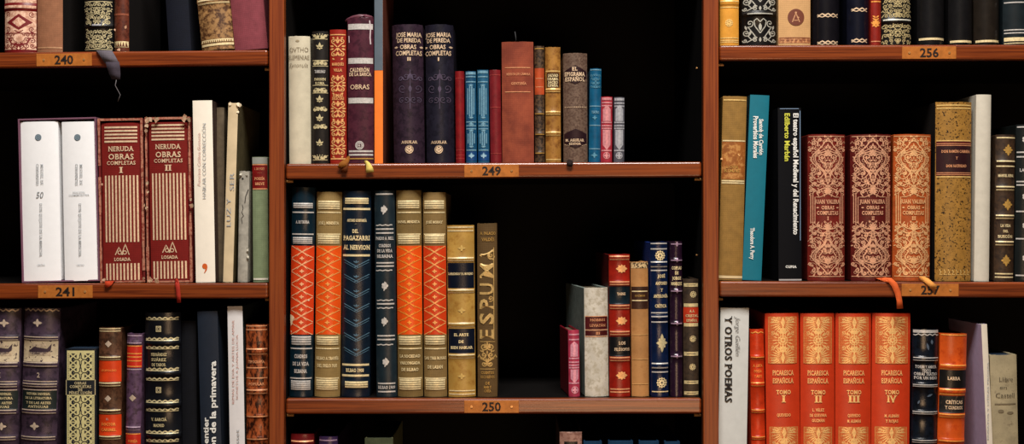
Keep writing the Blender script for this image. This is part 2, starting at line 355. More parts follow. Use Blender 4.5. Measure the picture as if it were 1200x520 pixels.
# ------------------------------------------------------------------ one book
ROWNAME = {'L0': 'books on the shelf numbered 240', 'L1': 'books on the shelf numbered 241', 'L2': 'books on the bottom left shelf',
           'M0': 'books on the shelf numbered 249', 'M1': 'books on the shelf numbered 250', 'M2': 'books just showing at the bottom middle',
           'R0': 'books on the shelf numbered 256', 'R1': 'books on the shelf numbered 257', 'R2': 'books on the bottom right shelf'}
PAGES = None
def book(label, sh, xt, yt, xb, m, yb=None, r=14, depth=150, bul=.22, yaw=0.0, kind='hard', cover=None, ribs=(), dec=(), worn=0.0, zoff=0.0, pages=None, group=None, seed=0, pin=3.0, headcap=None):
    rr = r * MM; k = (D + rr) / D
    cxb_, cxt = sum(xb) / 2, sum(xt) / 2
    ysh = shelf_y(sh, min(max(cxb_, SHELF[sh][0]), SHELF[sh][2]))
    zs = PZ(ysh) + zoff * MM
    ybot = 260 - (zs - ZC) / (MM * k)             # photograph row where the foot of the spine shows
    ymeas = yb if yb is not None else ybot
    slope = (cxt - cxb_) / (ymeas - yt)            # px sideways per px up
    cxb = cxb_ - slope * (ybot - ymeas)
    lean = math.atan(slope); cl = math.cos(lean)
    W = (xt[1] - xt[0] + xb[1] - xb[0]) / 2 * MM * k * cl
    H = (ybot - yt) * MM * k / cl
    T = depth * MM; B = bul * W
    root = link(bpy.data.objects.new('book', None))
    root.empty_display_size = .02
    root.location = (PX(cxb, rr), rr, zs + abs(math.sin(lean)) * W / 2 + .0002)
    root.rotation_euler = (0, lean, R(yaw))
    tag(root, label, 'book', group or ROWNAME[sh])
    cx = lambda y: cxb + slope * (ybot - y)
    def UV(x, y): return (x - cx(y)) * MM * k * cl, ((ybot - y) * MM * k) / cl
    RB = [(UV(0, y)[1], h * MM, w * MM) for (y, h, w) in ribs]
    def S(u, v):
        d = B * min(1.0, abs(2 * u / W)) ** 2.3
        for v0, h, w in RB:
            t = abs(v - v0) / w
            if t < 1: d -= h * (1 - t * t) ** 1.0
        return d
    # spine
    nu = 18; us = [-W / 2 + W * (1 - math.cos(math.pi * i / nu)) / 2 for i in range(nu + 1)]
    vs = set(round(H * j / 10, 6) for j in range(11))
    for v0, h, w in RB:
        for q in (-1.05, -.85, -.6, -.3, 0, .3, .6, .85, 1.05):
            vv = v0 + q * w
            if 0 < vv < H: vs.add(round(vv, 6))
    vs = sorted(vs)
    rnd = random.Random(len(label) * 7 + int(xt[0]))
    bm = bmesh.new(); back = B + .0004
    jit = [worn * MM * rnd.uniform(-1, .3) for _ in us]; jb = [worn * MM * .4 * rnd.uniform(0, 1) for _ in us]
    G = [[bm.verts.new((u, S(u, v), v + (jit[a] if v == vs[-1] else jb[a] if v == vs[0] else 0))) for a, u in enumerate(us)] for v in vs]
    for j in range(len(vs) - 1):
        for a in range(nu):
            f = bm.faces.new((G[j][a], G[j][a + 1], G[j + 1][a + 1], G[j + 1][a])); f.smooth = True
    for j, flip in ((0, True), (-1, False)):
        ring = [bm.verts.new(v.co) for v in G[j]]
        z = G[j][0].co.z
        ring += [bm.verts.new((us[-1], back, z)), bm.verts.new((us[0], back, z))]
        bm.faces.new(ring[::-1] if flip else ring)
    for a in (0, nu):
        q = [bm.verts.new(G[0][a].co), bm.verts.new(G[-1][a].co), bm.verts.new((us[a], back, G[-1][a].co.z)), bm.verts.new((us[a], back, G[0][a].co.z))]
        bm.faces.new(q)
    spine_bm = bm; spine_mats = [m]
    cm = cover or m; t = .0024 if kind == 'hard' else .0006
    t = min(t, W * .2)
    for g in (-1, 1):
        x0, x1 = sorted((g * W / 2, g * (W / 2 - t)))
        box('cover', x0, x1, back, T, .0002, H - .0002, cm, root, bev=t * .3)
    ins = pin * MM if kind == 'hard' else .0006
    bm = bmesh.new(); box_bm(bm, -W / 2 + t, W / 2 - t, back, T - (.003 if kind == 'hard' else .0005), ins * .8, H - ins)
    obj('page_block', bm, pages or PAGES, root)
    # decoration
    lets = {}; orn = {}; nl = 0
    def wrap(ink, name, mt, eps):
        if not ink.v: return None
        bm = bmesh.new(); V = []
        for x, y in ink.v:
            u, v = UV(x, y); u = max(-W / 2, min(W / 2, u)); v = max(.0003, min(H - .0003, v))
            V.append(bm.verts.new((u, S(u, v) - eps, v)))
        for f in ink.f:
            if len(set(f)) == len(f):
                try: bm.faces.new([V[q] for q in f])
                except ValueError: pass
        return obj(name, bm, mt, root)
    for d in dec:
        op = d[0]
        if op == 'L':        # leather or paper label, or a zone of another colour: its own little sheet
            _, y0, y1, mt = d[:4]; fr = d[4] if len(d) > 4 else .995
            name = d[5] if len(d) > 5 else 'title_label'; nl += 1
            bm = bmesh.new(); v1, v0 = UV(0, y0)[1], UV(0, y1)[1]; v0 = max(v0, .0004); v1 = min(v1, H - .0004)
            rows = sorted({v0, v1, *[v for v in vs if v0 < v < v1]})
            GG = [[bm.verts.new((u * fr, S(u * fr, v) - .00018 - .00003 * nl, v)) for u in us] for v in rows]
            for j in range(len(rows) - 1):
                for a in range(nu):
                    f = bm.faces.new((GG[j][a], GG[j][a + 1], GG[j + 1][a + 1], GG[j + 1][a])); f.smooth = True
            obj(name, bm, mt, root)
        elif op == 'R':      # rule right across
            _, y, th, mt = d[:4]; fr = d[4] if len(d) > 4 else .95
            hw = W / (MM * k) / 2 * fr; c = cx(y)
            orn.setdefault(mt.name, Ink()).rect(c - hw, c + hw, y - th / 2, y + th / 2)
        elif op == 'T':
            _, s_, x, y, h, w, mt = d[:7]; rot = d[7] if len(d) > 7 else 0; bold = d[8] if len(d) > 8 else .012; shear = d[9] if len(d) > 9 else 0
            hh = (w if rot else h) / 2; lets.setdefault(mt.name, []).append((y - hh, y + hh, (s_, cx(y) if x is None else x, y, h, w, rot, bold, shear, d[10] if len(d) > 10 else None)))
        elif op == 'O':      # ('O', function, material, args...)
            _, fn, mt = d[:3]; fn(orn.setdefault(mt.name, Ink()), *d[3:])
        elif op == 'P':      # a freely shaped label
            _, mt, pts = d[:3]; q = Ink(); q.poly(pts); bm_o = wrap(q, d[3] if len(d) > 3 else 'title_label', mt, .0006)
    for n_, q in orn.items():       # tooling is surface pattern: it stays in the spine's own mesh
        spine_mats.append(bpy.data.materials[n_]); V = []
        for x, y in q.v:
            u, v = UV(x, y); u = max(-W / 2, min(W / 2, u)); v = max(.0003, min(H - .0003, v)); V.append(spine_bm.verts.new((u, S(u, v) - .0004 - .00004 * len(spine_mats), v)))
        for f in q.f:
            if len(set(f)) == len(f): spine_bm.faces.new([V[k_] for k_ in f]).material_index = len(spine_mats) - 1
    obj('spine', spine_bm, spine_mats, root)
    for n_, q in lets.items():      # lines of lettering that stand well apart are parts of their own
        run = None; end = -1e9
        for y0, y1, a in sorted(q, key=lambda t: t[0]):
            if run is None or y0 > end + 15:
                if run: wrap(run, 'lettering', bpy.data.materials[n_], .0008)
                run = Ink(); end = -1e9
            run.text(*a); end = max(end, y1)
        if run: wrap(run, 'lettering', bpy.data.materials[n_], .0008)
    bpy.context.view_layer.update()
    return root

def ribbon(book_, pts, w, m, name='bookmark_ribbon', flat=False):
    """pts: (photo x, photo y, distance y in mm behind the front plane)"""
    inv = book_.matrix_world.inverted(); bm = bmesh.new(); P = []
    for (x, y, d) in pts: P.append(Vector((PX(x, d * MM), d * MM, PZ(y, d * MM))))
    n = len(P); rows = []
    for i in range(n):
        a = P[max(0, i - 1)]; b = P[min(n - 1, i + 1)]; t = (b - a).normalized()
        s = t.cross(Vector((0, 1, 0)))
        if flat or s.length < .2: s = Vector((1, 0, 0))
        s.normalize()
        if s.x < 0: s = -s
        ww = w[i] if isinstance(w, (list, tuple)) else w
        h = ww * MM / 2; nn = t.cross(s).normalized() * .0003
        rows.append([bm.verts.new(inv @ q) for q in (P[i] - s * h + nn, P[i] + s * h + nn, P[i] + s * h - nn, P[i] - s * h - nn)])
    for i in range(n - 1):
        for q in range(4): bm.faces.new((rows[i][q], rows[i][(q + 1) % 4], rows[i + 1][(q + 1) % 4], rows[i + 1][q])).smooth = True
    bm.faces.new(rows[0]); bm.faces.new(rows[-1][::-1])
    bmesh.ops.recalc_face_normals(bm, faces=bm.faces)
    return obj(name, bm, m, book_)
def scraps(parent, spots, m, name='torn_edge'):
    """little ragged flaps of torn paper or scuffs; spots: (x, y, d, size) in photo px"""
    inv = parent.matrix_world.inverted(); rnd = random.Random(3)
    for (x, y, d, s) in spots:
        bm = bmesh.new()
        c = Vector((PX(x, d * MM), d * MM, PZ(y, d * MM)))
        n = 7; top = []; bot = []
        for i in range(n):
            a = 2 * math.pi * i / n; rr = s * MM * rnd.uniform(.45, 1.1)
            p = c + Vector((rr * math.cos(a), rnd.uniform(-.8, .8) * MM, rr * math.sin(a) * 1.2))
            top.append(bm.verts.new(inv @ p)); bot.append(bm.verts.new(inv @ (p + Vector((0, .0009, 0)))))
        bm.faces.new(top); bm.faces.new(bot[::-1])
        for i in range(n): bm.faces.new((top[i], bot[i], bot[(i + 1) % n], top[(i + 1) % n]))
        bmesh.ops.recalc_face_normals(bm, faces=bm.faces)
        obj(name, bm, m, parent)

# ================================================================== materials used by name
wood_s = mat('mahogany_shelf', (146, 74, 30), c2=(100, 44, 16), scale=60, lo=.4, hi=.6, stretch=(.12, 1, 7), rough=.34, coat=.3, amt=.22, bump=.08, bscale=200)
wood_u = mat('mahogany_upright', (150, 78, 34), c2=(114, 52, 22), scale=60, lo=.4, hi=.62, stretch=(7, 1, .12), rough=.4, amt=.2, bump=.08, bscale=200)
dark_in = mat('black_stained_interior', (14, 10, 9), rough=.75, amt=.2, spec=.12)  # near-black in place of wood: the shade inside the bays put into colour
brassm = mat('old_brass_plate', (186, 118, 54), rough=.42, metal=.1, amt=.25, scale=160, bump=.08)
screwm = mat('brass_screw', (206, 160, 104), rough=.3, metal=.4)
numm = ink_((26, 14, 8))
PAGES = pap((96, 84, 66), amt=.25, stretch=(300, 1, 1), rough=.8)
PAGEW = pap((190, 182, 165), amt=.15, rough=.8)
PAGEB = pap((28, 44, 62), amt=.2, rough=.7)
PAGED = pap((44, 38, 34), amt=.2, rough=.8)
gold = gil((238, 200, 124)); goldp = gil((244, 224, 172)); goldd = gil((190, 148, 74)); silv = gil((206, 202, 196)); copp = gil((232, 162, 116)); crea = gil((236, 206, 170))
golo = gil((255, 170, 80)); silb = gil((120, 168, 190)); oliv = gil((212, 198, 152))
inkk = ink_((34, 30, 28)); inkg = ink_((150, 156, 160)); inkr = ink_((196, 150, 140)); inkw = ink_((226, 226, 220)); inky = ink_((206, 206, 70)); inko = ink_((206, 92, 28)); inkb = ink_((76, 44, 28))

# ================================================================== the room and the bookcase
fm = mat('parquet', (92, 58, 36), c2=(66, 40, 24), scale=30, stretch=(1, .1, 1), rough=.5)
fl = box('floor', -2.2, 2.2, -3.6, .6, -.05, 0, fm); fl['kind'] = 'structure'

case = link(bpy.data.objects.new('bookcase', None)); case.location = (0, .15, 0); case.empty_display_size = .1
tag(case, 'dark wooden bookcase frame whose uprights part the three bays of numbered shelves', 'bookcase')
def cbox(name, x0, x1, y0, y1, z0, z1, m, bev=0, parent=None):
    o = box(name, x0, x1, y0, y1, z0, z1, m, None, bev, 2); p = parent or case; o.parent = p
    o.matrix_parent_inverse = Matrix.Translation((0, -.15, 0)) if parent is None else Matrix.Identity(4)
    return o
UPS = [(-194, -175.5), (315.6, 333.2), (824, 842), (1332.5, 1351)]
for a, b in UPS:
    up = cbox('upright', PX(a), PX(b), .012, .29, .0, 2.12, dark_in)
    f = box('face_strip', PX(a), PX(b), -.002, .012, .0, 2.12, wood_u, None, .0012, 2); f.parent = up
for i in range(3):
    x0, x1 = PX(UPS[i][1]), PX(UPS[i + 1][0])
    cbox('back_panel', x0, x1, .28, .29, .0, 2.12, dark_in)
    cbox('plinth', x0, x1, .02, .04, .0, .08, wood_s, .001)
    cbox('top_board', x0, x1, .0, .28, 2.09, 2.12, wood_s, .001)
# fixed boards above and below what the photograph shows
for key, up_y in (('L', -213), ('M', -86), ('R', -226)):
    i = 'LMR'.index(key); x0, x1 = PX(UPS[i][1]), PX(UPS[i + 1][0])
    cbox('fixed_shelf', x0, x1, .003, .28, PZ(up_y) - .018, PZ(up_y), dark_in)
    dn = SHELF[key + '2'][1]
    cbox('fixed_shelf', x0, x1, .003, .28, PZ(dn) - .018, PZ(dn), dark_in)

def disc_bm(bm, x, y0, y1, z, r, n=14):
    a = [bm.verts.new((x + r * math.cos(2 * math.pi * i / n), y0, z + r * math.sin(2 * math.pi * i / n))) for i in range(n)]
    b = [bm.verts.new((x + r * math.cos(2 * math.pi * i / n), y1, z + r * math.sin(2 * math.pi * i / n))) for i in range(n)]
    bm.faces.new(a[::-1]); bm.faces.new(b)
    for i in range(n): bm.faces.new((a[i], a[(i + 1) % n], b[(i + 1) % n], b[i]))
def peg(x, y, d=.012, side=1, r=.0017, ln=.008):
    """small brass pin sticking sideways out of an upright, under a shelf end"""
    bm = bmesh.new(); n = 10; X0 = PX(x); L = ln * side; Z = PZ(y)
    A = [bm.verts.new((X0, d + r * math.cos(2 * math.pi * i / n), Z + r * math.sin(2 * math.pi * i / n))) for i in range(n)]
    B = [bm.verts.new((X0 + L, d + r * math.cos(2 * math.pi * i / n), Z + r * math.sin(2 * math.pi * i / n))) for i in range(n)]
    bm.faces.new(A[::-1]); bm.faces.new(B)
    for i in range(n): bm.faces.new((A[i], A[(i + 1) % n], B[(i + 1) % n], B[i]))
    bmesh.ops.recalc_face_normals(bm, faces=bm.faces)
    o = obj('shelf_pin', bm, screwm); o.parent = case; o.matrix_parent_inverse = Matrix.Translation((0, -.15, 0))
for (x, y, s, d) in ((315.6, 79.5, -1, .016), (333.2, 212, 1, .016), (824, 209.5, -1, .016), (842, 74.5, 1, .014), (315.6, 352, -1, .02), (842, 351.5, 1, .02), (333.2, 489, 1, .02), (824, 489, -1, .02)):
    peg(x, y, d, s)
# bare peg holes' pins seen inside the middle bay
for (y, d) in ((74, .05), (300, .05)): peg(824, y, d, -1, .0011, .0016)

def shelf(key, num, px, label):
    a, ya, b, yb = SHELF[key]; L = (b - a) * MM; th = .0182
    root = link(bpy.data.objects.new('shelf', None)); root.empty_display_size = .05
    root.location = (PX((a + b) / 2), 0, PZ((ya + yb) / 2)); root.rotation_euler = (0, math.atan((yb - ya) / (b - a)), 0)
    tag(root, label, 'shelf', 'numbered wooden shelves')
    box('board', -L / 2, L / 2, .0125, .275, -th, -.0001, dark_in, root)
    box('edge_strip', -L / 2, L / 2, .002, .0125, -th, 0, wood_s, root, .0027, 5)
    bm = bmesh.new(); x0, x1 = (px[0] - (a + b) / 2) * MM, (px[1] - (a + b) / 2) * MM
    box_bm(bm, x0, x1, .0010, .0022, -th + .0014, -.0022, .0003)
    pl = obj('number_plate', bm, brassm, root)
    cx = (x0 + x1) / 2; cz = -th / 2 - .0004
    for g in (-1, 1):
        bm = bmesh.new(); disc_bm(bm, cx + g * .0235, .0003, .0012, cz, .0014); box_bm(bm, cx + g * .0235 - .0011, cx + g * .0235 + .0011, .0001, .0004, cz - .0002, cz + .0002)
        bmesh.ops.recalc_face_normals(bm, faces=bm.faces); obj('screw', bm, screwm, pl)
    vs, fs = text_mesh(num, .02); xs = [v[0] for v in vs]; mid = (min(xs) + max(xs)) / 2; hh = .0098 / _capH; wx = .0218 / (max(xs) - min(xs))
    bm = bmesh.new(); V = [bm.verts.new((cx + (x - mid) * wx, .0006, cz - .0049 + y * hh)) for x, y in vs]
    for f in fs: bm.faces.new([V[i] for i in f])
    r_ = bmesh.ops.extrude_face_region(bm, geom=bm.faces[:]); bmesh.ops.translate(bm, vec=(0, .0006, 0), verts=[v for v in r_['geom'] if isinstance(v, bmesh.types.BMVert)])
    obj('number', bm, numm, pl)
    return root
shelf('L0', '240', (42, 107), 'wooden shelf with a brass plate numbered 240, top of the left bay')
shelf('L1', '241', (44, 108), 'wooden shelf with a brass plate numbered 241, under the white boxed volumes')
shelf('M0', '249', (544, 608), 'wooden shelf with a brass plate numbered 249, upper one of the middle bay')
shelf('M1', '250', (544, 608), 'wooden shelf with a brass plate numbered 250, lower one of the middle bay')
shelf('R0', '256', (1057.5, 1121), 'wooden shelf with a brass plate numbered 256, top of the right bay')
shelf('R1', '257', (1057, 1124), 'wooden shelf with a brass plate numbered 257, half hidden by a ribbon tail')

# ================================================================== camera and light
cam = bpy.data.cameras.new('camera'); co = link(bpy.data.objects.new('camera', cam)); co.location = (0, -D, ZC); co.rotation_euler = (R(90), 0, 0)
cam.sensor_width = 36; cam.lens = 36 * D / 1.2; cam.clip_start = .05; scene.camera = co
def area(name, loc, target, size, power, c, sy=None):
    l = bpy.data.lights.new(name, 'AREA'); l.energy = power; l.color = c; l.size = size; l.shape = 'RECTANGLE'; l.size_y = sy or size
    o = link(bpy.data.objects.new(name, l)); o.location = loc; o.rotation_euler = (Vector(target) - Vector(loc)).to_track_quat('-Z', 'Y').to_euler(); return o
area('ceiling_lamp', (.12, -1.15, ZC + 1.75), (0.05, 0, ZC - .1), 1.0, 80, (1, .95, .9), .45)
area('reading_room_lamp', (.3, -2.3, ZC - .5), (.1, 0, ZC - .3), .9, 11, (1, .64, .36), .5)  # unseen warm fill light, added to brighten the lower part
w = bpy.data.worlds.new('room_light'); scene.world = w; w.use_nodes = True
w.node_tree.nodes['Background'].inputs[0].default_value = (.9, .88, .9, 1); w.node_tree.nodes['Background'].inputs[1].default_value = .03
scene.view_settings.view_transform = 'Standard'; scene.view_settings.look = 'None'; scene.view_settings.exposure = 0; scene.view_settings.gamma = 1

# ================================================================== LEFT BAY, shelf 240
O, T_, L_, R_, P_ = 'O', 'T', 'L', 'R', 'P'
def O_(fn, m, *a): return ('O', fn, m) + a
def rules(m, *ys, th=1.3, f=.95): return [('R', y, th, m, f) for y in ys]
shade = clo((26, 20, 18), amt=.2)  # near-black covers: shade of the gaps between books put into their colour
red_l = lea((120, 26, 28), amt=.3)
book('crimson book thickly gilded in pale pink with a red diamond near its foot', 'L0', (2.5, 41), -165, (2.5, 41), red_l, ribs=((8, 1.6, 5),),
     dec=[('L', 13, 58, mat('pale_pink_gilt', (206, 160, 136), c2=(232, 200, 176), scale=260, rough=.4, amt=.3), .96, 'gilt_panel'), ('L', -60, 3, mat('pale_pink_gilt', (206, 160, 136)), .96, 'gilt_panel'), ('L', 6.4, 9.6, mat('pale_pink_gilt', (206, 160, 136)), .96, 'gilt_panel'),
          O_(lambda i: (filigree(i, 4, 40, 37, 57, 7, .8, 4, .6), [i.spiral(22 + g * 14, y, 3.4, 1, 1.2 * g, .8) for g in (-1, 1) for y in (16.5, 34)], i.poly([(7, 26), (22, 16.5), (37, 26), (22, 35)]), i.stroke([(9, 44), (13, 51), (22, 53), (31, 51), (35, 44)], 1.6), i.rect(3, 41, 38.5, 39.3)), ink_((112, 20, 24))),
          O_(lambda i: (i.poly([(14, 26), (22, 20), (30, 26), (22, 32)]), [i.leaf(22, 26, 5.5, 2, a * 1.047) for a in range(6)], i.disc(22, 44.5, 6.5, 5, n=14)), mat('pale_pink_gilt', (206, 160, 136)))])
book('plain tan brown cloth book beside the crimson gilded one', 'L0', (42.5, 72.5), -160, (42.5, 72), clo((158, 112, 84), amt=.2), bul=.14, cover=shade, dec=rules(mat('pale_tan', (186, 146, 112)), 56, th=1.6, f=.98))
bkl = lea((24, 22, 22), rough=.35)
b = book('black book with two square panels of pale gold arabesque, above the hanging grey ribbon', 'L0', (96, 130), -160, (97, 131), bkl, ribs=((30.5, 1.6, 3),),
     dec=[O_(filigree, oliv, 98, 129, 3, 28.5, 5.4, .8, 3, .6), O_(filigree, oliv, 99, 130, 35, 57, 5.4, .8, 5, .6), O_(lambda i: (i.rect(108, 119, 28.7, 30.5)), mat('grey_cloth_tape', (150, 150, 156)))] + rules(oliv, 2, 58, th=.8))  # the grey bar is the rib's highlight, painted on
gr = clo((96, 90, 96), amt=.25)
ribbon(b, [(121, 59.2, 9), (122, 59.4, -.6), (123.4, 61, -1.8), (127, 67, -2.6), (131.5, 74.5, -2.2)], [17, 18, 18, 17.5, 17], clo((112, 106, 114), amt=.2), flat=True)
ribbon(b, [(131.8, 72.5, -3.4), (133.2, 80, -3.2), (134.6, 87, -2.8), (136, 93, -2.6)], [16, 15, 13, 10], clo((78, 70, 80), amt=.25), flat=True)
ribbon(b, [(137, 91, -2), (135, 100, -2.5), (141, 111, -2), (138, 119, -2.2)], .8, clo((120, 116, 118)), 'loose_thread')
brn = mot((112, 58, 38), (78, 36, 24), scale=200, rough=.45)
b = book('thin worn brown leather book with a pale toothed band at its foot', 'L0', (132, 149), -150, (133, 150), brn, bul=.3, worn=.6, cover=shade,
     dec=[('R', 17, 2.6, lea((142, 84, 62)), .98), ('R', 52, 7, goldp, .95), O_(lambda i: [i.poly([(134 + k * 3, 55), (135.5 + k * 3, 49), (137 + k * 3, 55)]) for k in range(5)], ink_((90, 44, 24)))])
scraps(b, [(147, 31, 8, 2.2), (134.5, 35, 8, 1.4), (139, 58, 11, 2)], pap((176, 136, 108)), 'scuff')
book('dark navy book in shadow to the left of the mottled vellum one', 'L0', (189, 215), -80, (197, 224), clo((14, 20, 36), amt=.2), r=24, bul=.1)
vel = mot((172, 134, 88), (84, 54, 30), scale=210, lo=.42, hi=.58, rough=.5)
book('mottled tan vellum book leaning left against dusty rose cloth', 'L0', (212, 252), -165, (235, 274), vel, yb=57, r=13, bul=.2, ribs=((3, 1.2, 4),),
     dec=[('R', 1.5, 2, goldp), ('R', 5.5, 1.8, goldp), ('R', 49.5, 3.2, goldp, .96), ('R', 54, 2.6, goldp, .96), O_(lambda i: [i.rect(237 + k * 2.5, 238.2 + k * 2.5, 49, 51.2) for k in range(14)], ink_((120, 84, 44)))])
rose_c = clo((138, 72, 80), amt=.2)
book('dusty rose cloth book at the right end of the top left shelf', 'L0', (254, 293), -165, (274.5, 313), rose_c, yb=57, bul=.1)

# ================================================================== LEFT BAY, shelf 241
def slip(label, xt, yt, xb, sh, m, r=10, depth=150, t=1.6, fade=None):
    rr = r * MM; k = (D + rr) / D; cb, ct = sum(xb) / 2, sum(xt) / 2
    zs = PZ(shelf_y(sh, cb)); ybot = 260 - (zs - ZC) / (MM * k); lean = math.atan((ct - cb) / (ybot - yt))
    W = (xb[1] - xb[0]) * MM * k; H = (ybot - yt) * MM * k; T = depth * MM; t *= MM
    root = link(bpy.data.objects.new('slipcase', None)); root.location = (PX(cb, rr), rr, zs + abs(math.sin(lean)) * W / 2 + .0002); root.rotation_euler = (0, lean, 0); root.empty_display_size = .02
    tag(root, label, 'slipcase', ROWNAME[sh])
    bm = bmesh.new()
    box_bm(bm, -W / 2, -W / 2 + t, 0, T, 0, H, .0003); box_bm(bm, W / 2 - t, W / 2, 0, T, 0, H, .0003)
    box_bm(bm, -W / 2 + t, W / 2 - t, 0, T, 0, t, .0003); box_bm(bm, -W / 2 + t, W / 2 - t, 0, T, H - t, H, .0003); box_bm(bm, -W / 2 + t, W / 2 - t, T - t, T, t, H - t)
    obj('case_shell', bm, m, root)
    if fade:
        bm = bmesh.new(); e = .0005; n = 14; rnd = random.Random(int(xb[0]))
        for g in (-1, 1):
            X = g * (W / 2 - t / 2)
            cuts = [H * j / n for j in range(n + 1)]
            for j in range(n):
                if rnd.random() < .12: continue
                w = t / 2 + rnd.uniform(-.0002, .0005); box_bm(bm, X - w, X + w, -e - rnd.uniform(0, .0006), .0006, cuts[j], cuts[j + 1] + .0004)
        box_bm(bm, -W / 2, W / 2, -e, .0006, H - t - .0002, H + .0003); box_bm(bm, -W / 2, W / 2, -e, .0006, 0, t * .9)
        obj('worn_edge', bm, fade, root)
    bpy.context.view_layer.update()
    return root
plum = pap((112, 74, 92), amt=.1)
slip('plum slipcase holding two tall white volumes', (20.5, 112.5), 139.5, (25.5, 117), 'L1', plum, r=13, t=1.9)
whi = pap((236, 238, 240), amt=.03); sec = 'books on the shelf numbered 241'
def whitevol(label, xt, xb, txt50):
    c = lambda y: (sum(xt) + (sum(xb) - sum(xt)) * (y - 143) / 183) / 2
    d = [O_(lambda i: (i.disc(c(161.5) - .5, 161.5, 3.8, n=16)), ink_((86, 104, 116))), O_(lambda i: [i.ring(c(161.5) - .5, 161.5, q, .5) for q in (1.2, 2.6)], ink_((140, 156, 166))),
         ('T', 'MIGUEL DE', c(205) + 3, 205, 2.9, 24, inkg, -1), ('T', 'CERVANTES', c(205) - 2.3, 205, 2.9, 25, inkg, -1),
         ('T', 'DON QUIJOTE DE LA MANCHA', c(268) + 0.5, 270, 3.0, 62, inkg, -1), ('T', 'CENTRO', c(311), 311, 1.6, 9, inkg)]
    if txt50: d.append(('T', '50', c(229), 229, 7, 8.5, ink_((110, 116, 120)), 0, 0.0, .2))
    else: d += [('T', 'EDICIÓN', c(226), 226, 1.7, 14, inkg), ('T', 'CONMEMORATIVA', c(229), 229, 1.7, 24, inkg)]
    return book(label, 'L1', xt, 143, xb, whi, yb=327.6, r=12.6, bul=.07, dec=d, depth=138, zoff=2.2, pages=PAGEW)
whitevol('white volume marked 50, left one inside the plum slipcase', (22.6, 67.4), (27.2, 70.2), True)
whitevol('white volume without a number, right one inside the plum slipcase', (71.6, 110.2), (75, 114.2), False)
nred = clo((128, 32, 26), amt=.15); worn_t = pap((182, 124, 100), amt=.35, c2=(130, 58, 44), scale=260)
nsl = pap((104, 24, 22), amt=.2)
def neruda(label, xt, xb, yt, num, dy, lab2, outer_t, outer_b, oyt):
    s = slip(lab2, outer_t, oyt, outer_b, 'L1', nsl, r=12.4, t=2.2, fade=worn_t)
    W2 = lambda y: (sum(xt) + (sum(xb) - sum(xt)) * (y - yt) / (327 - yt)) / 2
    def pat(i):
        for q in range(5): i.rect(W2(150) - 19.3, W2(150) + 19.3, 148.6 - dy + q * 4.15, 150.7 - dy + q * 4.15)
        for q in range(10):
            for (a, b) in ((206 - dy, 284 - dy), (309 - dy, 328.5 - dy * .6)):
                xa, xb_ = W2(a) - 18.6 + q * 4.13, W2(b) - 18.6 + q * 4.13
                i.stroke([(xa + (xb_ - xa) * k / 8, a + (b - a) * k / 8) for k in range(9)], 2.0)
        c = W2(292)
        for x, h in ((-4, 9), (3.5, 12.5)):
            i.stroke([(c + x - 4.2, 299 - dy), (c + x, 299 - dy - h), (c + x + 4.6, 299 - dy)], 1.0); i.ring(c + x + (1 if x < 0 else -.6), 296.3 - dy, 2, .9)
    b = book(label, 'L1', xt, yt, xb, nred, yb=327, r=12.8, bul=.05, depth=140, zoff=2.6, dec=[O_(pat, crea),
        ('T', 'NERUDA', W2(175), 174.8 - dy, 5.4, 30, crea, 0, .02), ('T', 'OBRAS', W2(185), 184 - dy, 6.2, 29.5, crea, 0, .02), ('T', 'COMPLETAS', W2(191), 191.3 - dy, 4.2, 33.5, crea, 0, .015), ('T', num, W2(199.5), 199.6 - dy, 6.4, 4.4 if num == 'I' else 8, crea, 0, .03),
        ('T', 'LOSADA', W2(304), 304.2 - dy, 3.6, 19.5, crea, 0, .03)])
    return b, s
n1, s1 = neruda('deep red book marked I with cream pinstripes, inside the left worn slipcase', (118, 164.5), (121, 166.8), 144.3, 'I', 0, 'worn red slipcase around the pinstriped volume marked I', (114, 167.6), (117.8, 170), 139.5)
n2, s2 = neruda('deep red book marked II with cream pinstripes, inside the torn slipcase', (173.6, 219.2), (176.6, 222), 143.5, 'II', 2.6, 'torn red slipcase with ragged pale edges around the pinstriped volume marked II', (169.8, 222.6), (172.6, 225.4), 138)
buff = pap((186, 160, 130), amt=.3, c2=(150, 100, 76), scale=260)
scraps(s2, [(172, 140, 7.5, 3.6), (176, 140, 8, 3), (171.5, 147, 7.5, 2.6), (171, 153, 7.5, 2.4), (183, 140.5, 8, 3.2), (217, 137.5, 7.5, 3.4), (221, 140, 8, 3.2), (215, 141, 7.5, 2.4), (172.5, 214, 7.5, 2.2), (172, 244, 7.5, 2.6), (173, 225, 7.5, 1.8), (224, 241, 7.5, 2.6), (223.5, 234, 7.5, 1.8), (176, 327.5, 7.5, 3.2), (184, 328.5, 7.8, 3)], buff)
scraps(s1, [(168.6, 240, 7.6, 1.8), (119.5, 216, 7.6, 1.4), (121.5, 327.5, 7.8, 2), (168, 326, 7.6, 1.8)], buff)
orr = clo((196, 74, 40), amt=.2)
ribbon(n2, [(205, 328.5, 12), (206.5, 329.2, 3), (207.5, 332, -1), (208.5, 338, -1.6), (209.2, 346, -1.4), (209.8, 354.5, -1.2)], [6, 6, 5.4, 5, 5, 4.6], clo((180, 60, 44), amt=.25))
ribbon(n1, [(130, 329.2, 12), (128.5, 329.5, 2), (127, 331.5, -1.2), (124, 336.5, -1.2)], [10, 10, 9, 3], orr)
ivo = pap((236, 228, 212), amt=.04)
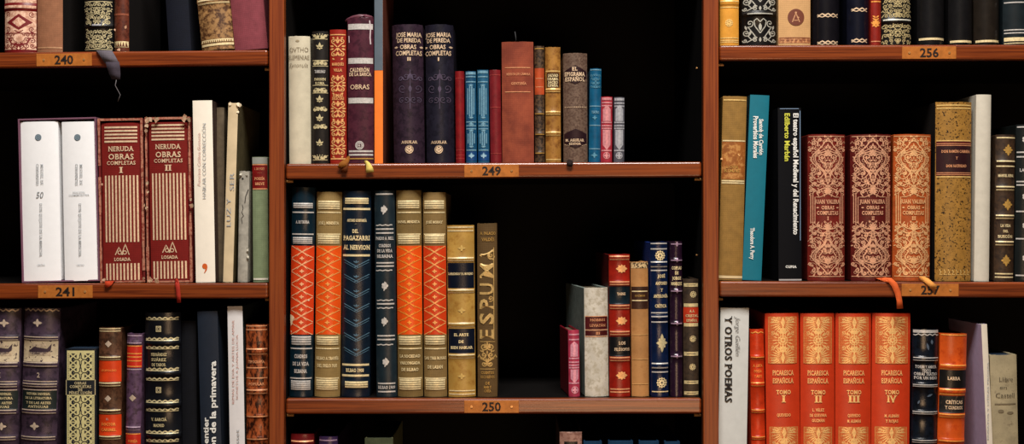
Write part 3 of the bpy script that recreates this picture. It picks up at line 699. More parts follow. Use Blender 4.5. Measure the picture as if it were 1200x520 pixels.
book('tall ivory paperback with an orange comma near its foot', 'L1', (225.5, 248.2), 118, (229.3, 252.2), ivo, yb=330, r=13, bul=.05, kind='paper', cover=pap((70, 52, 44)),
     dec=[('T', 'HABLAR CON CORRECCIÓN', 239.6, 189, 3.8, 88, inkg, 1, 0), ('T', 'Francisco Caldera Gumucio', 233.4, 187, 3.4, 62, inkr, 1, 0, .25),
          O_(lambda i: (i.disc(240, 312, 3, 3.1, n=14), i.poly([(242.4, 310), (243.3, 313), (242.4, 316.6), (240.2, 319.8), (239, 320.2), (240.4, 317.4), (240.8, 314.5)])), inko)])
book('dim brown book set back between the ivory and the frayed beige ones', 'L1', (253.6, 262.5), 126, (254.4, 263), pap((92, 80, 62), amt=.3), yb=325, r=34, bul=.1, kind='paper')
bei = pap((204, 184, 148), amt=.16, scale=50)
b = book('frayed beige booklet leaning right with faint lettering up its spine', 'L1', (267, 279.5), 121, (261.8, 272.2), bei, yb=330, r=14, bul=.06, kind='paper', cover=pap((96, 86, 58), amt=.3), worn=1.2, depth=140,
     dec=[('T', 'SER', 272, 213, 5, 21, inkg, 1, 0), ('T', 'LUZ Y', 268.2, 249, 5, 33, inkg, 1, 0)])
scraps(b, [(269.5, 121, 13, 2.2), (279, 122.5, 13, 2.6), (278.6, 131, 14, 1.6), (281, 123, 16, 2.4)], pap((222, 206, 176)))
gre = pap((158, 154, 142), amt=.3, scale=140)
b = book('thin grey torn booklet beside the sage green book', 'L1', (280.6, 291.8), 200.6, (278.2, 290), gre, yb=328, r=15, bul=.14, kind='paper', worn=1,
     dec=[O_(lambda i: (i.disc(284.5, 209.5, 1.2, n=8), i.stroke([(284, 262), (283, 256), (285.5, 253), (283.5, 249), (285, 244), (284, 240)], .7), i.stroke([(287, 238), (288, 230), (291, 222)], 1)), inkk)])
scraps(b, [(290, 292, 14, 2), (290.5, 301, 14, 1.6), (282, 204, 13.5, 1.6), (289, 204, 13.5, 1.6)], pap((190, 186, 170)))
sage = clo((134, 148, 116), amt=.15)
book('sage green book with a dark red label at the right end of its shelf', 'L1', (294.8, 313.4), 184, (296.8, 313.8), sage, yb=329, r=17, bul=.12,
     dec=[('L', 184, 192, pap((140, 144, 136)), .995, 'top_band'), ('L', 193.2, 221.5, lea((128, 22, 20))), ('R', 193, 1.2, copp), ('R', 221.5, 1.4, copp), ('R', 327, 2, pap((214, 210, 196))),
          ('T', 'I. DE POEY', None, 198, 2.6, 12, copp), ('T', '—', None, 202.5, 1, 6, copp), ('T', 'POESÍA', None, 209.5, 3, 12.5, copp, 0, .03), ('T', 'BREVE', None, 215.5, 3, 11, copp, 0, .03)])

# ================================================================== LEFT BAY, bottom shelf
dpu = mot((78, 62, 78), (48, 38, 50), scale=120, rough=.38); crl = mot((206, 190, 160), (70, 54, 62), scale=190, lo=.55, hi=.6)
dgr = lea((30, 40, 38)); pal = gil((206, 186, 164))
def antique(label, xt, xb, vol, dx, fl):
    X = lambda y: (sum(xt) + (sum(xb) - sum(xt)) * (y - 362) / 158) / 2
    w = (xt[1] - xt[0]) / 2 - 2
    def pat(i):
        for y in (395.5, 398.5, 425.5, 429.5, 447.5, 450.5, 453.5, 457.5, 481, 484.5, 512.5, 515.5): i.rect(X(y) - w, X(y) + w, y - .5, y + .5)
        for y in (379, 500): fleuron(i, X(y) + fl, y, 5.6)
        wavy(i, X(363) - w, X(363) + w, 364, 1.4, 1.6, False)
    b = book(label, 'L2', xt, 361.5, xb, dpu, yb=520, r=15, bul=.18, ribs=((396.5, 1.2, 4), (428, 1.2, 4), (452, 1.2, 4), (483, 1.2, 4), (514, 1.2, 4)), worn=1.0, pages=PAGED,
        dec=[('L', 400, 424.5, crl, .95), ('L', 458.5, 480, dgr, .95), O_(pat, pal), ('T', 'NOVELA', X(405), 405, 3.4, 17, pal), ('T', vol, X(440), 440, 5.6, 3.4, pal),
             ('P', ink_((52, 38, 48)), [(X(412) - 13, 412), (X(412) - 6, 407), (X(412) + 9, 409), (X(412) + 14, 403), (X(412) + 13, 411), (X(412) + 7, 415), (X(412) - 8, 416)], 'label_stain'),
             ('T', 'OBRAS COMPLETAS', X(414), 415, 3.4, 26, pal)] + [('T', t, X(y), y, 2.6, wd, oliv, 0, .03) for t, y, wd in (('HISTORIA UNIVERSAL', 462, 28), ('DE LA LITERATURA', 467, 31), ('Y DE LAS ARTES', 472.5, 29), ('ANTIGUAS', 477, 24))])
    return b
antique('dark purple antique volume marked 1, cut off by the left edge of the photo', (-20, 22.4), (-24, 18.6), '1', 0, 4)
antique('dark purple antique volume marked 2 with a scuffed cream label', (25.4, 69.4), (22.6, 63), '2', 0, -3)
ykh = lea((22, 30, 40), rough=.5); tcr = mat('tile_cream', (206, 198, 146), rough=.5, amt=.1); tdk = ink_((26, 32, 40))
book('navy book covered in a cream geometric tile pattern, bottom left shelf', 'L2', (76.3, 112.3), 408.5, (76.6, 112), ykh, yb=520, bul=.04, pages=PAGEB, pin=.3,
     dec=[('L', 410.8, 445.4, tcr, .9, 'tile_panel'), ('L', 462.6, 604, tcr, .9, 'tile_panel'), O_(tiles, tdk, 79.5, 109.5, 413.4, 444.4, 15.5), O_(tiles, tdk, 79.5, 109.5, 463.6, 602, 15.4), O_(lambda i: (i.stroke([(77.4, 445), (77.4, 463)], .8), i.stroke([(111.2, 445), (111.2, 463)], .8)), oliv)]
     + [('T', t, 94.3, y, 2.9, w, oliv, 0, .03) for t, y, w in (('OBRAS', 448.8, 14), ('COMPLETAS', 452.9, 25), ('DE', 456.5, 5), ('PÉREZ LUGÍN', 460.2, 27))])
brm = mot((104, 72, 52), (62, 40, 28), scale=160, rough=.4); orl = lea((208, 70, 22), amt=.18)
book('brown leather book with two bright orange labels, bottom left shelf', 'L2', (114, 141.2), 384, (115, 140.4), brm, yb=520, bul=.22, ribs=((419.5, 1.2, 3), (450.5, 1.2, 3.5), (482, 1.2, 3), (512.5, 1.2, 3)),
     dec=[('L', 423, 447.4, orl), ('L', 486, 510.4, orl)] + rules(goldp, 385.2, 388, 418.4, 421.4, 448.8, 452, 480.6, 484.4, 511.4, 514.4, th=1.1) + [O_(diamond, pal, 127, 403, 8, 8), O_(diamond, pal, 126.5, 467, 8, 8),
          ('T', 'LEOPOLDO', 127, 434, 2.2, 18, golo), ('T', 'EL', 126, 491, 2.2, 3, pal), ('T', 'DOCTOR', 127, 497, 3, 17, golo, 0, .03), ('T', 'CARIBEL', 127, 503.5, 3, 18, golo, 0, .03)])
pur = mot((104, 78, 104), (70, 50, 66), scale=160); rdl = lea((200, 52, 32), amt=.18)
book('slim purple book with small red labels and a pale diamond', 'L2', (148, 166), 391, (146.4, 163.6), pur, yb=520, bul=.25, ribs=((402, 1, 3), (502, 1, 3)),
     dec=[('L', 405, 431, rdl), ('L', 508, 532, rdl)] + rules(gil((196, 170, 190)), 393.5, 402, 433, 500.5, 504, th=1.2) + rules(golo, 405.6, 414.5, 418.4, 423, 429.5, 508.6, th=1.1) + [O_(diamond, pal, 155.3, 466.4, 8.5, 8), ('T', 'POESÍA', 155.5, 517, 2.8, 11, golo)])
blk = lea((20, 22, 28), rough=.28, spec=.5); wv = (373, 397, 407, 432.5, 444, 470, 480, 506, 516)
book('thick glossy black book with wavy gold rules, bottom left shelf', 'L2', (167.6, 210), 366.5, (169, 210.4), blk, yb=520, bul=.2, ribs=((402, 2, 4), (438, 2, 4), (475, 2, 4), (511, 2, 4)),
     dec=[O_(lambda i: [wavy(i, 169.5, 208, y, 1.1, 1.7) for y in wv], oliv), O_(lambda i: [(i.rect(182.6, 189, y - 3.4, y + 3.4)) for y in (385.5, 457)], oliv), O_(lambda i: [(i.disc(185.8, y, 1.3, n=8), i.ring(185.8, y, 2.4, .5)) for y in (385.5, 457)], ink_((30, 30, 30)))]
     + [('T', t, 186, y, 3.3, w, oliv, 0, .03) for t, y, w in (('FERNÁNDEZ', 415.5, 19), ('SUÁREZ', 421.5, 18), ('DE TABOR', 427.5, 17), ('V. BARCIÁ', 491.5, 19), ('MADRID', 498.5, 13))])
book('almost black book in shadow between the glossy black one and the navy paperback', 'L2', (212.5, 229), 376, (213.5, 230.5), clo((14, 17, 26)), yb=520, r=26, bul=.1)
nav = pap((20, 30, 44), amt=.12)
book('navy paperback with white lettering running up its spine, bottom left shelf', 'L2', (231, 254.4), 365, (235.4, 259.2), nav, yb=520, r=14, bul=.06, kind='paper', pages=PAGED,
     dec=[('T', 'La consagración de la primavera', 249.6, 511, 6.6, 175, inkw, 1, .03), ('T', 'Alejo Carpentier', 241.4, 533, 6, 88, inkw, 1, .025)])
lwh = pap((216, 214, 214), amt=.05)
book('white paperback with faint pink lettering between navy and marbled books', 'L2', (266, 284.2), 359, (269.4, 286.4), lwh, yb=520, bul=.05, kind='paper', cover=pap((40, 50, 50)), depth=140,
     dec=[('T', 'RIMAS DE EVA Y ARTES DE AMAR', 273.4, 424, 2.6, 98, inkr, 1, 0), ('T', 'SONETOS A JUANA LUCIA', 278, 430, 2.4, 76, inkr, 1, 0), ('T', 'Guasset', 278.4, 521, 4, 36, inkg, 1, 0)])
mar = mot((172, 92, 50), (52, 24, 14), scale=130, lo=.42, hi=.58, stretch=(2, 1, .8), rough=.3)
book('marbled brown leather book with gilt bands at the right end of the bottom left shelf', 'L2', (287, 313), 380.5, (288.4, 313.6), mar, yb=520, bul=.2, ribs=((412, 1.2, 3.5), (459, 1.2, 3.5), (488, 1, 3), (514, 1, 3)),
     dec=rules(copp, 382, 386.5, 409, 415, 431, 443, 457, 461, 488, 514.5, th=1.4) + [('T', 'TIPOGRAFÍA', None, 424, 3, 19, copp, 0, .03), ('T', 'POPULAR', None, 450, 3, 19, copp, 0, .03)])

# ================================================================== MIDDLE BAY, shelf 249
vlm = pap((196, 188, 164), amt=.18, scale=50, rough=.5, bump=.1)
book('cream vellum book with faded hand lettering, left end of shelf 249', 'M0', (337.3, 362.6), 42.5, (338.4, 363.6), vlm, yb=191, bul=.2, worn=.8,
     dec=[('T', 'OVTHO', 350, 58.4, 5.4, 22, ink_((112, 98, 76)), 0, -.005), ('T', 'ELEMENIAE', 350, 67.4, 5, 24, ink_((112, 98, 76)), 0, -.005), ('T', 'Synonula', 349.5, 76.4, 5, 22, ink_((112, 98, 76)), 0, -.01, .25), O_(lambda i: i.disc(348.6, 48, 2.2, 1.2), ink_((150, 136, 108)))])
bg = lea((34, 30, 27), rough=.42)
def blackgold(i):
    for y in (42.3, 184): filigree(i, 366.2, 383.4, y - 3, y + 3, 4.2, 1.3, 2, 1); i.rect(366.2, 383.4, y + 3.1, y + 3.9)
    for y in (54, 116, 138, 167): lotus(i, 374.6, y, 5)
    for y in (74, 106, 128, 148.6): filigree(i, 366.4, 383.4, y - 2.4, y + 2.4, 4, 1.3, 6, 1)
    for y in (71, 77.5, 100, 109): i.rect(366, 384, y - .4, y + .4)
book('black book with a column of pale gold lotus ornaments beside the cream vellum one', 'M0', (365, 384.4), 36.6, (366, 384.4), bg, yb=191, bul=.2, worn=.4,
     dec=[O_(blackgold, oliv), ('T', 'TABLEAU', None, 84, 3.2, 12.5, silv, 0, .03), ('T', 'PARISIEN', None, 93, 2.8, 13.5, oliv, 0, .03), ('T', 'ROMA', None, 97.6, 2.6, 11, oliv, 0, .03)])
rg = lea((146, 38, 24), amt=.18)
book('red book with bold gold foliage panels, third from the left on shelf 249', 'M0', (386, 405.4), 34.8, (387, 405.6), rg, yb=191, bul=.16,
     dec=[O_(lambda i: (dot_leafscroll(i, 387, 404.4, 43, 69), dot_leafscroll(i, 387, 404.6, 88, 109.5), dot_leafscroll(i, 387.4, 404.8, 118, 183.5), i.rect(387, 404.6, 40.2, 41.4), i.rect(387.4, 404.8, 185.4, 187)), gil((236, 176, 112)))]
     + [('T', t, None, y, 3, w, gil((236, 176, 112)), 0, .03) for t, y, w in (('MARQUÉS', 75.4, 14), ('VILLA', 82.4, 10.5), ('RIMAS', 112, 12), ('SELECTAS', 115.6, 14))])
plu = mot((88, 44, 58), (66, 30, 44), scale=140, rough=.36)
b = book('large plum book with silver bands and a torn top, shelf 249', 'M0', (406.4, 437.8), 20.6, (407.6, 437.8), plu, yb=190.5, bul=.14, worn=1.2, r=12,
     dec=[('R', 31.4, 6.6, silv, .94), ('R', 71.4, 6.6, silv, .94), ('R', 118, 6.4, silv, .94), ('R', 179.4, 6.2, silv, .92), ('R', 179.4, 2, plu, .92),
          ('T', 'CALDERÓN', 421.3, 82.2, 4.3, 23, crea, 0, .03), ('T', 'DE LA BARCA', 422, 87.3, 3.6, 26, crea, 0, .03), ('T', 'OBRAS', 421.5, 102, 5.4, 22.5, crea, 0, .008, 0, False),
          O_(lambda i: (i.ring(421.4, 170.4, 4.5, 1.3), i.disc(421.4, 170.4, 3.4, n=14)), silv), ('T', 'CB', 421.4, 170.4, 3.6, 4.6, plu, 0, .03), ('R', 186, 1.4, goldd, .95),
          O_(lambda i: (i.stroke([(433, 24), (434, 34), (433.5, 44), (434.2, 52)], 1.3), i.stroke([(408.6, 42), (408.9, 50)], 1)), pap((190, 176, 178)))])
ribbon(b, [(404.8, 25, 20), (408, 22.6, 18), (414, 20, 15), (421, 18.6, 14), (429, 18.6, 14), (435, 20, 16), (438.4, 22, 20)], [2, 3, 3.6, 3.6, 3.4, 3, 2], lea((110, 66, 78)), 'torn_top')
ribbon(b, [(409, 183, 8), (407, 187.5, 1), (404, 191.5, -1.5), (399, 193.5, -3), (396.5, 196.5, -2.4)], [2.4, 5, 9, 6, 2.5], clo((150, 96, 34), amt=.3))
ribbon(b, [(405, 190, 0), (403.6, 195, -1.8), (403, 202.5, -1.4)], [5, 8.5, 6.5], clo((116, 62, 24), amt=.3))
ribbon(b, [(427, 189.4, 9), (429.2, 189.8, 1), (431.5, 192.5, -1.8), (433, 197, -2.2), (433.6, 202, -1.6)], [2.5, 4, 5.4, 8, 9.6], clo((226, 204, 116), amt=.2))
book('thin tall book with a spine grey above and orange below, beside the large plum book', 'M0', (438.6, 448.6), -45, (439, 448.6), pap((232, 120, 38), amt=.08), yb=190.5, r=11, bul=.05, kind='paper', cover=pap((110, 52, 34)),
     dec=[('L', -45, 82.5, pap((82, 94, 104), amt=.1), .995, 'upper_band')])
def pereda(label, xt, xb, m, num, x):
    def emb(i):
        old = i.mx; i.mx = x + 1
        for (dx, y, r, a, t) in ((5, 90, 5, 0, 1.2), (9, 104, 5, 2, -1.2), (4, 117, 4, 1, 1.1), (11, 93, 3.5, 3, 1.1), (10, 118, 3.5, 4, 1.2)): i.spiral(x + 1 + dx, y, r, a, t, .8)
        i.leaf(x + 1, 86, 9, 3, 1.2); i.mx = old; i.leaf(x + 1, 100, 9, 4, 1.57); i.stroke([(x + 1, 82), (x + 1, 128)], .8)
    def marks(i):
        i.disc(x, 175.4, 4.9, n=18)
        for g in (-1, 1): i.leaf(x - 1 + g * 12.4, 55.4, 4.6 * 1, 2.4, 0 if g > 0 else math.pi)
    def mark2(i):
        i.ring(x, 175, 3.9, .5); i.stroke([(x - 3, 174), (x, 176.4), (x + 3, 174)], .9); i.stroke([(x - 2, 177.5), (x + 2, 177.5)], .7); i.disc(x, 172.8, .9, n=6)
    return book(label, 'M0', xt, 28.6, xb, m, yb=190.5, r=12, bul=.34, worn=.5, dec=[
        ('T', 'JOSE MARIA', x - 1, 41, 4.9, 30, crea, 0, .02, 0, False), ('T', 'DE PEREDA', x - .6, 47.6, 4.7, 27.5, crea, 0, .02, 0, False), ('T', 'OBRAS', x - 1.5, 55.3, 4.9, 19, crea, 0, .02, 0, False), ('T', 'COMPLETAS', x - 1, 62.5, 5.2, 30.5, crea, 0, .02, 0, False), ('T', num, x - .3, 69.6, 3.8, 1.6 if num == 'I' else 4, crea, 0, .03, 0, False),
        ('T', 'AGUILAR', x, 166.9, 3.1, 19, crea, 0, .025), O_(marks, crea), O_(mark2, inkk), O_(emb, lea((92, 82, 100), rough=.3))])
pereda('dark purple leather book marked II with cream lettering and a round crest', (457.8, 495.2), (461.5, 496.4), mot((62, 46, 60), (42, 31, 42), scale=140, rough=.36), 'II', 479.6)
pereda('navy black leather book marked I, right twin of the dark purple one', (497.4, 530.8), (499.6, 532.2), mot((42, 40, 54), (30, 28, 40), scale=140, rough=.36), 'I', 514.2)
book('narrow dark red book just right of the navy black leather one', 'M0', (533.4, 543.4), 83.5, (534, 544.6), lea((132, 26, 30)), yb=190, bul=.3, dec=rules(lea((166, 60, 58)), 92, 176, 182, 186, th=.8))
blu = lea((32, 84, 116), rough=.36)
def bluepair(label, xt, xb, yt, tilt, m):
    c = lambda y: (sum(xt) + (sum(xb) - sum(xt)) * (y - yt) / (190 - yt)) / 2
    def pat(i):
        for y in (90, 96, 143, 147.5, 151, 176): i.rect(c(y) - 5.6, c(y) + 5.6, y - .7, y + .7)
        for (a, b) in ((100, 138), (153, 172)):
            for dx in (-3.6, -1.2, 1.2, 3.6): i.rect(c(a) + dx - .7, c(a) + dx + .7, a + abs(dx), b - abs(dx))
            for k in (a, b): i.leaf(c(k) - 3, k, 6, 2.2, 0)
        fleuron(i, c(182), 182, 3.6); fleuron(i, c(145), 145.4, 3)
    return book(label, 'M0', xt, yt, xb, m, yb=189.5, bul=.28, worn=.8, dec=[O_(pat, silb), ('R', yt + 2.5, 3, silb, .9), ('L', 177.5, 188.5, lea((26, 74, 124)), .99, 'lower_band'), O_(lambda i: fleuron(i, c(183), 183, 3.4), gil((160, 200, 220)))])
bluepair('left of two small blue books with silvery panels, scuffed top edge', (545, 558), (546.4, 558.6), 83.5, 0, blu)
bluepair('right of two small blue books with silvery panels', (559.4, 572), (560, 573.6), 82, 0, lea((44, 98, 128), rough=.36))
book('slim wine red book between the blue pair and the large rust cloth book', 'M0', (573.2, 586.6), 82, (575, 587.6), lea((124, 34, 40)), yb=190, bul=.28, worn=.4, dec=rules(lea((164, 70, 66)), 88, 126, 180, th=.8))
rus = clo((138, 70, 52), amt=.25, scale=40, c2=(168, 92, 64), lo=.4, hi=.8)
b = book('large rust brown cloth book with two thin gold rules, right of the number plate 249', 'M0', (587, 625.8), 49, (589.4, 625), rus, yb=190, bul=.12, r=13, worn=.5,
     dec=rules(copp, 79.4, 107.8, th=.9, f=.8) + [('T', 'REVISTA DE CÁMARA', 607.5, 87, 2.5, 28, copp), ('T', 'GENTERÍA', 608, 98, 2.8, 18, copp)])
ribbon(b, [(604.6, 49.4, 30), (604.4, 43, 30), (603.4, 37, 30)], 1.0, clo((70, 72, 74)), 'loose_thread')
mob = mot((96, 74, 52), (44, 32, 24), scale=320, lo=.45, hi=.55)
book('thin speckled brown book with an orange label beside the large rust cloth one', 'M0', (626.6, 637.4), 54, (627, 638.6), mob, yb=190, bul=.26, ribs=((133, .8, 2.5), (157, .8, 2.5), (179.5, .8, 2.5)), worn=.4,
     dec=[('L', 80, 111, lea((180, 82, 44)))] + rules(goldd, 57, 133.5, 157.5, 179.5, th=1.1) + rules(copp, 92, 102, th=.6, f=.8))
och = mot((172, 126, 62), (120, 78, 34), scale=130, lo=.45, hi=.65, rough=.42)
book('ochre leather book with a small framed title panel, shelf 249', 'M0', (639, 656.6), 55.2, (639.6, 657.6), och, yb=190, bul=.24, worn=.6, ribs=((106, 1, 3), (132.5, 1, 3), (156.5, 1, 3)),
     dec=[('L', 85.5, 102.5, lea((70, 44, 28)), .84)] + rules(gold, 83.5, 104.5, 107.5, 131, 134, 155, 158.5, 187, th=1.3) + [('T', t, 648, y, 2.9, w, goldp, 0, .03) for t, y, w in (('SALVAD', 88.6, 12), ('DRAMA', 92.7, 12.6), ('SACRO', 96.6, 11.5), ('ESPAÑA', 100.4, 12))])
snk = mot((122, 102, 88), (86, 66, 56), scale=420, lo=.42, hi=.6, rough=.4); dpl = lea((48, 24, 30))
b = book('grey brown snakeskin book with two dark hexagonal labels, shelf 249', 'M0', (659.8, 688.6), 62.2, (661, 688.6), snk, yb=189.5, bul=.22, worn=.3,
     dec=[('P', dpl, [(661, 84), (667, 80), (674, 76.6), (681, 80), (687.4, 84), (687.4, 91), (681, 95.4), (674, 98.6), (667, 95.4), (661, 91)]), ('P', dpl, [(661.4, 157), (668, 153.6), (674.6, 151), (681, 153.6), (687.6, 157), (687.6, 167), (681, 171), (674.6, 174), (668, 171), (661.4, 167)]),
          ('T', 'EL', 673.6, 80.8, 4, 6.4, crea, 0, .03), ('T', 'EPIGRAMA', 673.8, 87, 4.4, 24, crea, 0, .03), ('T', 'ESPAÑOL', 674, 93, 4.4, 23, crea, 0, .03), O_(lambda i: i.disc(674, 157, 4.6, n=16), crea), O_(lambda i: (rosette(i, 674, 157, 2.6)), dpl), ('T', 'M. AGUILAR', 673.8, 164.4, 2.9, 22, crea, 0, .03), ('T', 'EDITOR', 674, 168.6, 2.5, 14, crea, 0, .03)]
         + [O_(lambda i: [(i.rect(662 + q * 2.2, 663.2 + q * 2.2, 125.2, 126), i.rect(662 + q * 2.2, 663.2 + q * 2.2, 172 + abs(q - 5.5) * -.5, 172.6 + abs(q - 5.5) * -.5)) for q in range(12)], crea)])
ribbon(b, [(668, 187.5, 10), (668, 189.8, 0), (667.8, 192, -1.6), (667, 195, -1.4)], [6, 7, 8, 5], clo((40, 26, 22)))
book('bright blue slim book between the snakeskin one and the pink one', 'M0', (691.4, 705.2), 80.4, (690.4, 703.4), lea((22, 96, 130), rough=.38), yb=189.5, bul=.28, worn=.4,
     dec=rules(silb, 82, 124.5, 147, 174.5, th=1.1) + [O_(lambda i: (filigree(i, 692, 704, 86, 104, 4, .5, 5, .6), fleuron(i, 697, 138, 3), fleuron(i, 696.5, 182, 4)), gil((90, 150, 176))), ('T', 'TEATRO', None, 131.6, 2.8, 9, silb, 0, .03)])
def small(label, xt, xb, yt, m, fo):
    c = lambda y: (sum(xt) + (sum(xb) - sum(xt)) * (y - yt) / (189.5 - yt)) / 2
    s = (190 - yt) / 77
    def pat(i):
        for y in (yt + 7, yt + 10.5, 143.5, 147.5, 150.5, 176.5): i.rect(c(y) - 5.8, c(y) + 5.8, y - .8, y + .8)
        i.rect(c(135) - 4.5, c(135) + 4.5, 128, 142); i.poly([(c(126) - 4.5, 128), (c(126), 123), (c(126) + 4.5, 128)])
        i.rect(c(160) - 4.5, c(160) + 4.5, 152, 170); i.poly([(c(170) - 4.5, 170), (c(170) + 4.5, 170), (c(170), 176)])
        fleuron(i, c(182), 182.4, 4.2); i.ring(c(182), 182.4, 3.6, 1); i.rect(c(120) - 5.6, c(120) + 5.6, yt + 1, yt + 4)
    return book(label, 'M0', xt, yt, xb, m, yb=189.5, bul=.26, depth=100, dec=[O_(pat, fo)])
small('tiny pink and red book near the right end of shelf 249', (704.2, 718.4), (704.6, 717), 113.4, lea((170, 52, 66)), gil((222, 148, 152)))
small('tiny silver grey book at the right end of the row on shelf 249', (719.8, 732.2), (719.6, 731.6), 114, lea((92, 92, 100)), gil((178, 180, 186)))

# ================================================================== MIDDLE BAY, shelf 250
teal = lea((14, 40, 52), rough=.3, spec=.5); khk = clo((152, 128, 82), amt=.14, rough=.6); orz = lea((228, 92, 24), amt=.12, rough=.36); orr2 = lea((206, 70, 28), amt=.14, rough=.36)
def bilbao(label, xt, yt, xb, m, zone, fo, blk, texts, yb=464.5, silvered=False):
    c = lambda y: (sum(xt) + (sum(xb) - sum(xt)) * (y - yt) / (yb - yt)) / 2
    h = (xt[1] - xt[0]) / 2 - 2.6
    f2 = silv if silvered else goldp
    def blocks(i):
        for (a, b, n) in blk: multi(i, c(a) - h, c(a) + h, a, b, n, .28)
    g = O_(lambda i: [xlat(i, c(y) - h - 1.2, c(y) + h + 1.2, y, y + 15, 1, .95) for y in (288, 303, 318, 333, 348, 363, 378)], fo)
    f = O_(lambda i: [fleuron(i, c(y), y, 3) for y in (303, 318, 333, 348, 363, 378)], fo)
    rb = tuple(((a + b) / 2, 1.0, (b - a) / 2 + 1) for a, b, n in blk)
    sc = [('P', pap((222, 196, 160)), p, 'scuff') for p in ([(339.4, 369), (343, 370.4), (345, 373), (342.6, 376), (342, 380), (340, 382.6), (339.2, 376)], [(360, 351.4), (361.4, 350.4), (362.8, 351.6), (361.6, 353.2)], [(339.8, 388.6), (341, 388), (341.2, 391)])] if silvered else []
    d = sc + [('L', 288.2, 392.2, zone, .995, 'middle_band'), O_(blocks, f2), g, f] + rules(f2, 249, 274.6, 408.6, 443.4, th=1.5, f=.92) + [('T', t, c(y), y, hh, w, f2, 0, .035) for t, y, hh, w in texts]
    return book(label, 'M1', xt, yt, xb, m, yb=yb, bul=.24, dec=d, ribs=rb, worn=.4)
b1 = bilbao('dark teal book with a scuffed red orange middle, left end of shelf 250', (341, 369), 219.5, (338.4, 365), teal, orr2, gil((255, 190, 140)), ((238, 244.6, 3), (278, 286.4, 4), (394, 405, 4), (446, 457.6, 5)),
       (('A. DE TRUEBA', 260.4, 3.2, 16), ('CUADROS', 417.6, 4, 15), ('DE LA VIDA', 426.4, 4, 19), ('BILBAINA', 435, 4, 15)), silvered=True)
blkk = ((235.4, 246, 4), (276, 286.4, 4), (394.4, 405, 4), (445, 457.4, 5))
gol2 = gil((255, 176, 92))
bilbao('khaki book with a bright orange lattice middle beside the dark teal one', (370, 400.4), 225, (368, 397), khk, orz, gol2, blkk, (('JOSÉ J. MENDIETA', 261.5, 3, 24), ('BILBAO A TRAVÉS', 420, 3.4, 26), ('DEL SIGLO XVI', 428.6, 3.6, 23)))
dn = lea((16, 34, 50), rough=.32, spec=.5); blind = lea((92, 124, 142), rough=.3)
book('dark navy book with a blind stamped lattice, third from the left on shelf 250', 'M1', (401.4, 434), 224, (399, 432.8), dn, yb=464.4, bul=.2, ribs=((235.6, 1, 5), (451, 1, 5)),
     dec=[O_(lambda i: (multi(i, 404, 431.6, 232, 239.6, 3, .25), multi(i, 404, 430.6, 447, 455, 3, .25)), goldp), O_(lambda i: vlat(i, 401, 434, 302, 422, 7, .9), blind)] + rules(goldp, 245, 299.4, 427.6, 440.2, th=2.4, f=.95)
     + [('T', t, x, y, h, w, goldp, 0, .035) for t, x, y, h, w in (('ANTONIO ECHEVARRÍA', 418, 258.4, 3, 23), ('—', 417, 262.4, .8, 3), ('DEL', 416.5, 271, 4, 7), ('PAGAZARRI', 417.4, 279, 5, 31), ('AL NERVION', 417.4, 290, 5, 31.4), ('BILBAO 1908', 415.6, 434, 3.8, 21))])
dtg = lea((30, 46, 54), rough=.4)
book('slate teal book with four small white roses down its spine', 'M1', (438.6, 461.4), 223.5, (440.6, 465.4), dtg, yb=464.4, bul=.2,
     dec=[O_(lambda i: [rose(i, x, y, 4.6) for x, y in ((450, 246), (451, 335.4), (450.6, 377), (452, 424.6))], silv), O_(lambda i: [wavy(i, x - 9.6, x + 9.6, y, .5, 1.3, False) for x, y in ((450, 264), (450, 317), (451, 352), (451, 404), (451, 361))], silv)]
     + rules(silv, 227.6, 268.6, 273.2, 308.2, 312, 356.2, 393.6, 398, 449.4, 459, th=1.7, f=.86) + [('T', t, None, y, 3.4, w, silv, 0, .035) for t, y, w in (('PARDO A. BELL', 279.4, 21), ('CUADROS', 288, 14), ('DE LA VIDA', 294, 18), ('BILBAINA', 300.4, 19), ('BILBAO 1909', 454, 20))])
khd = clo((134, 112, 70), amt=.16, rough=.6)
bilbao('khaki book with a vivid orange middle right of the slate teal one', (463.2, 493.6), 223, (466.4, 494.8), khd, orz, gil((255, 160, 60)), ((235, 245, 4), (276, 286.4, 4), (394, 405, 4), (444.6, 457.4, 5)), (('RAFAEL MENDIETA', 260, 2.8, 26), ('LA SOCIEDAD', 417.4, 3.2, 24), ('VASCONGADA', 425.4, 3.2, 24), ('DE BILBAO', 433, 3.4, 20)))
bilbao('narrower khaki book with an orange lattice middle beside the ochre one', (494.6, 522.6), 225.4, (497.4, 523), clo((142, 118, 76), amt=.16, rough=.6), orr2, gil((255, 180, 104)), ((235, 245.4, 4), (275.4, 286, 4), (393.6, 404.6, 4), (444.6, 457.4, 5)), (('JOSÉ MORAY', 260.4, 2.8, 20), ('LAS TRES ROSAS', 419.6, 3.2, 25), ('DE LASAN', 430, 3.6, 18)))
oc2 = mot((184, 148, 78), (146, 106, 46), scale=110, lo=.45, hi=.7, rough=.36); nvl = lea((14, 24, 42), rough=.34)
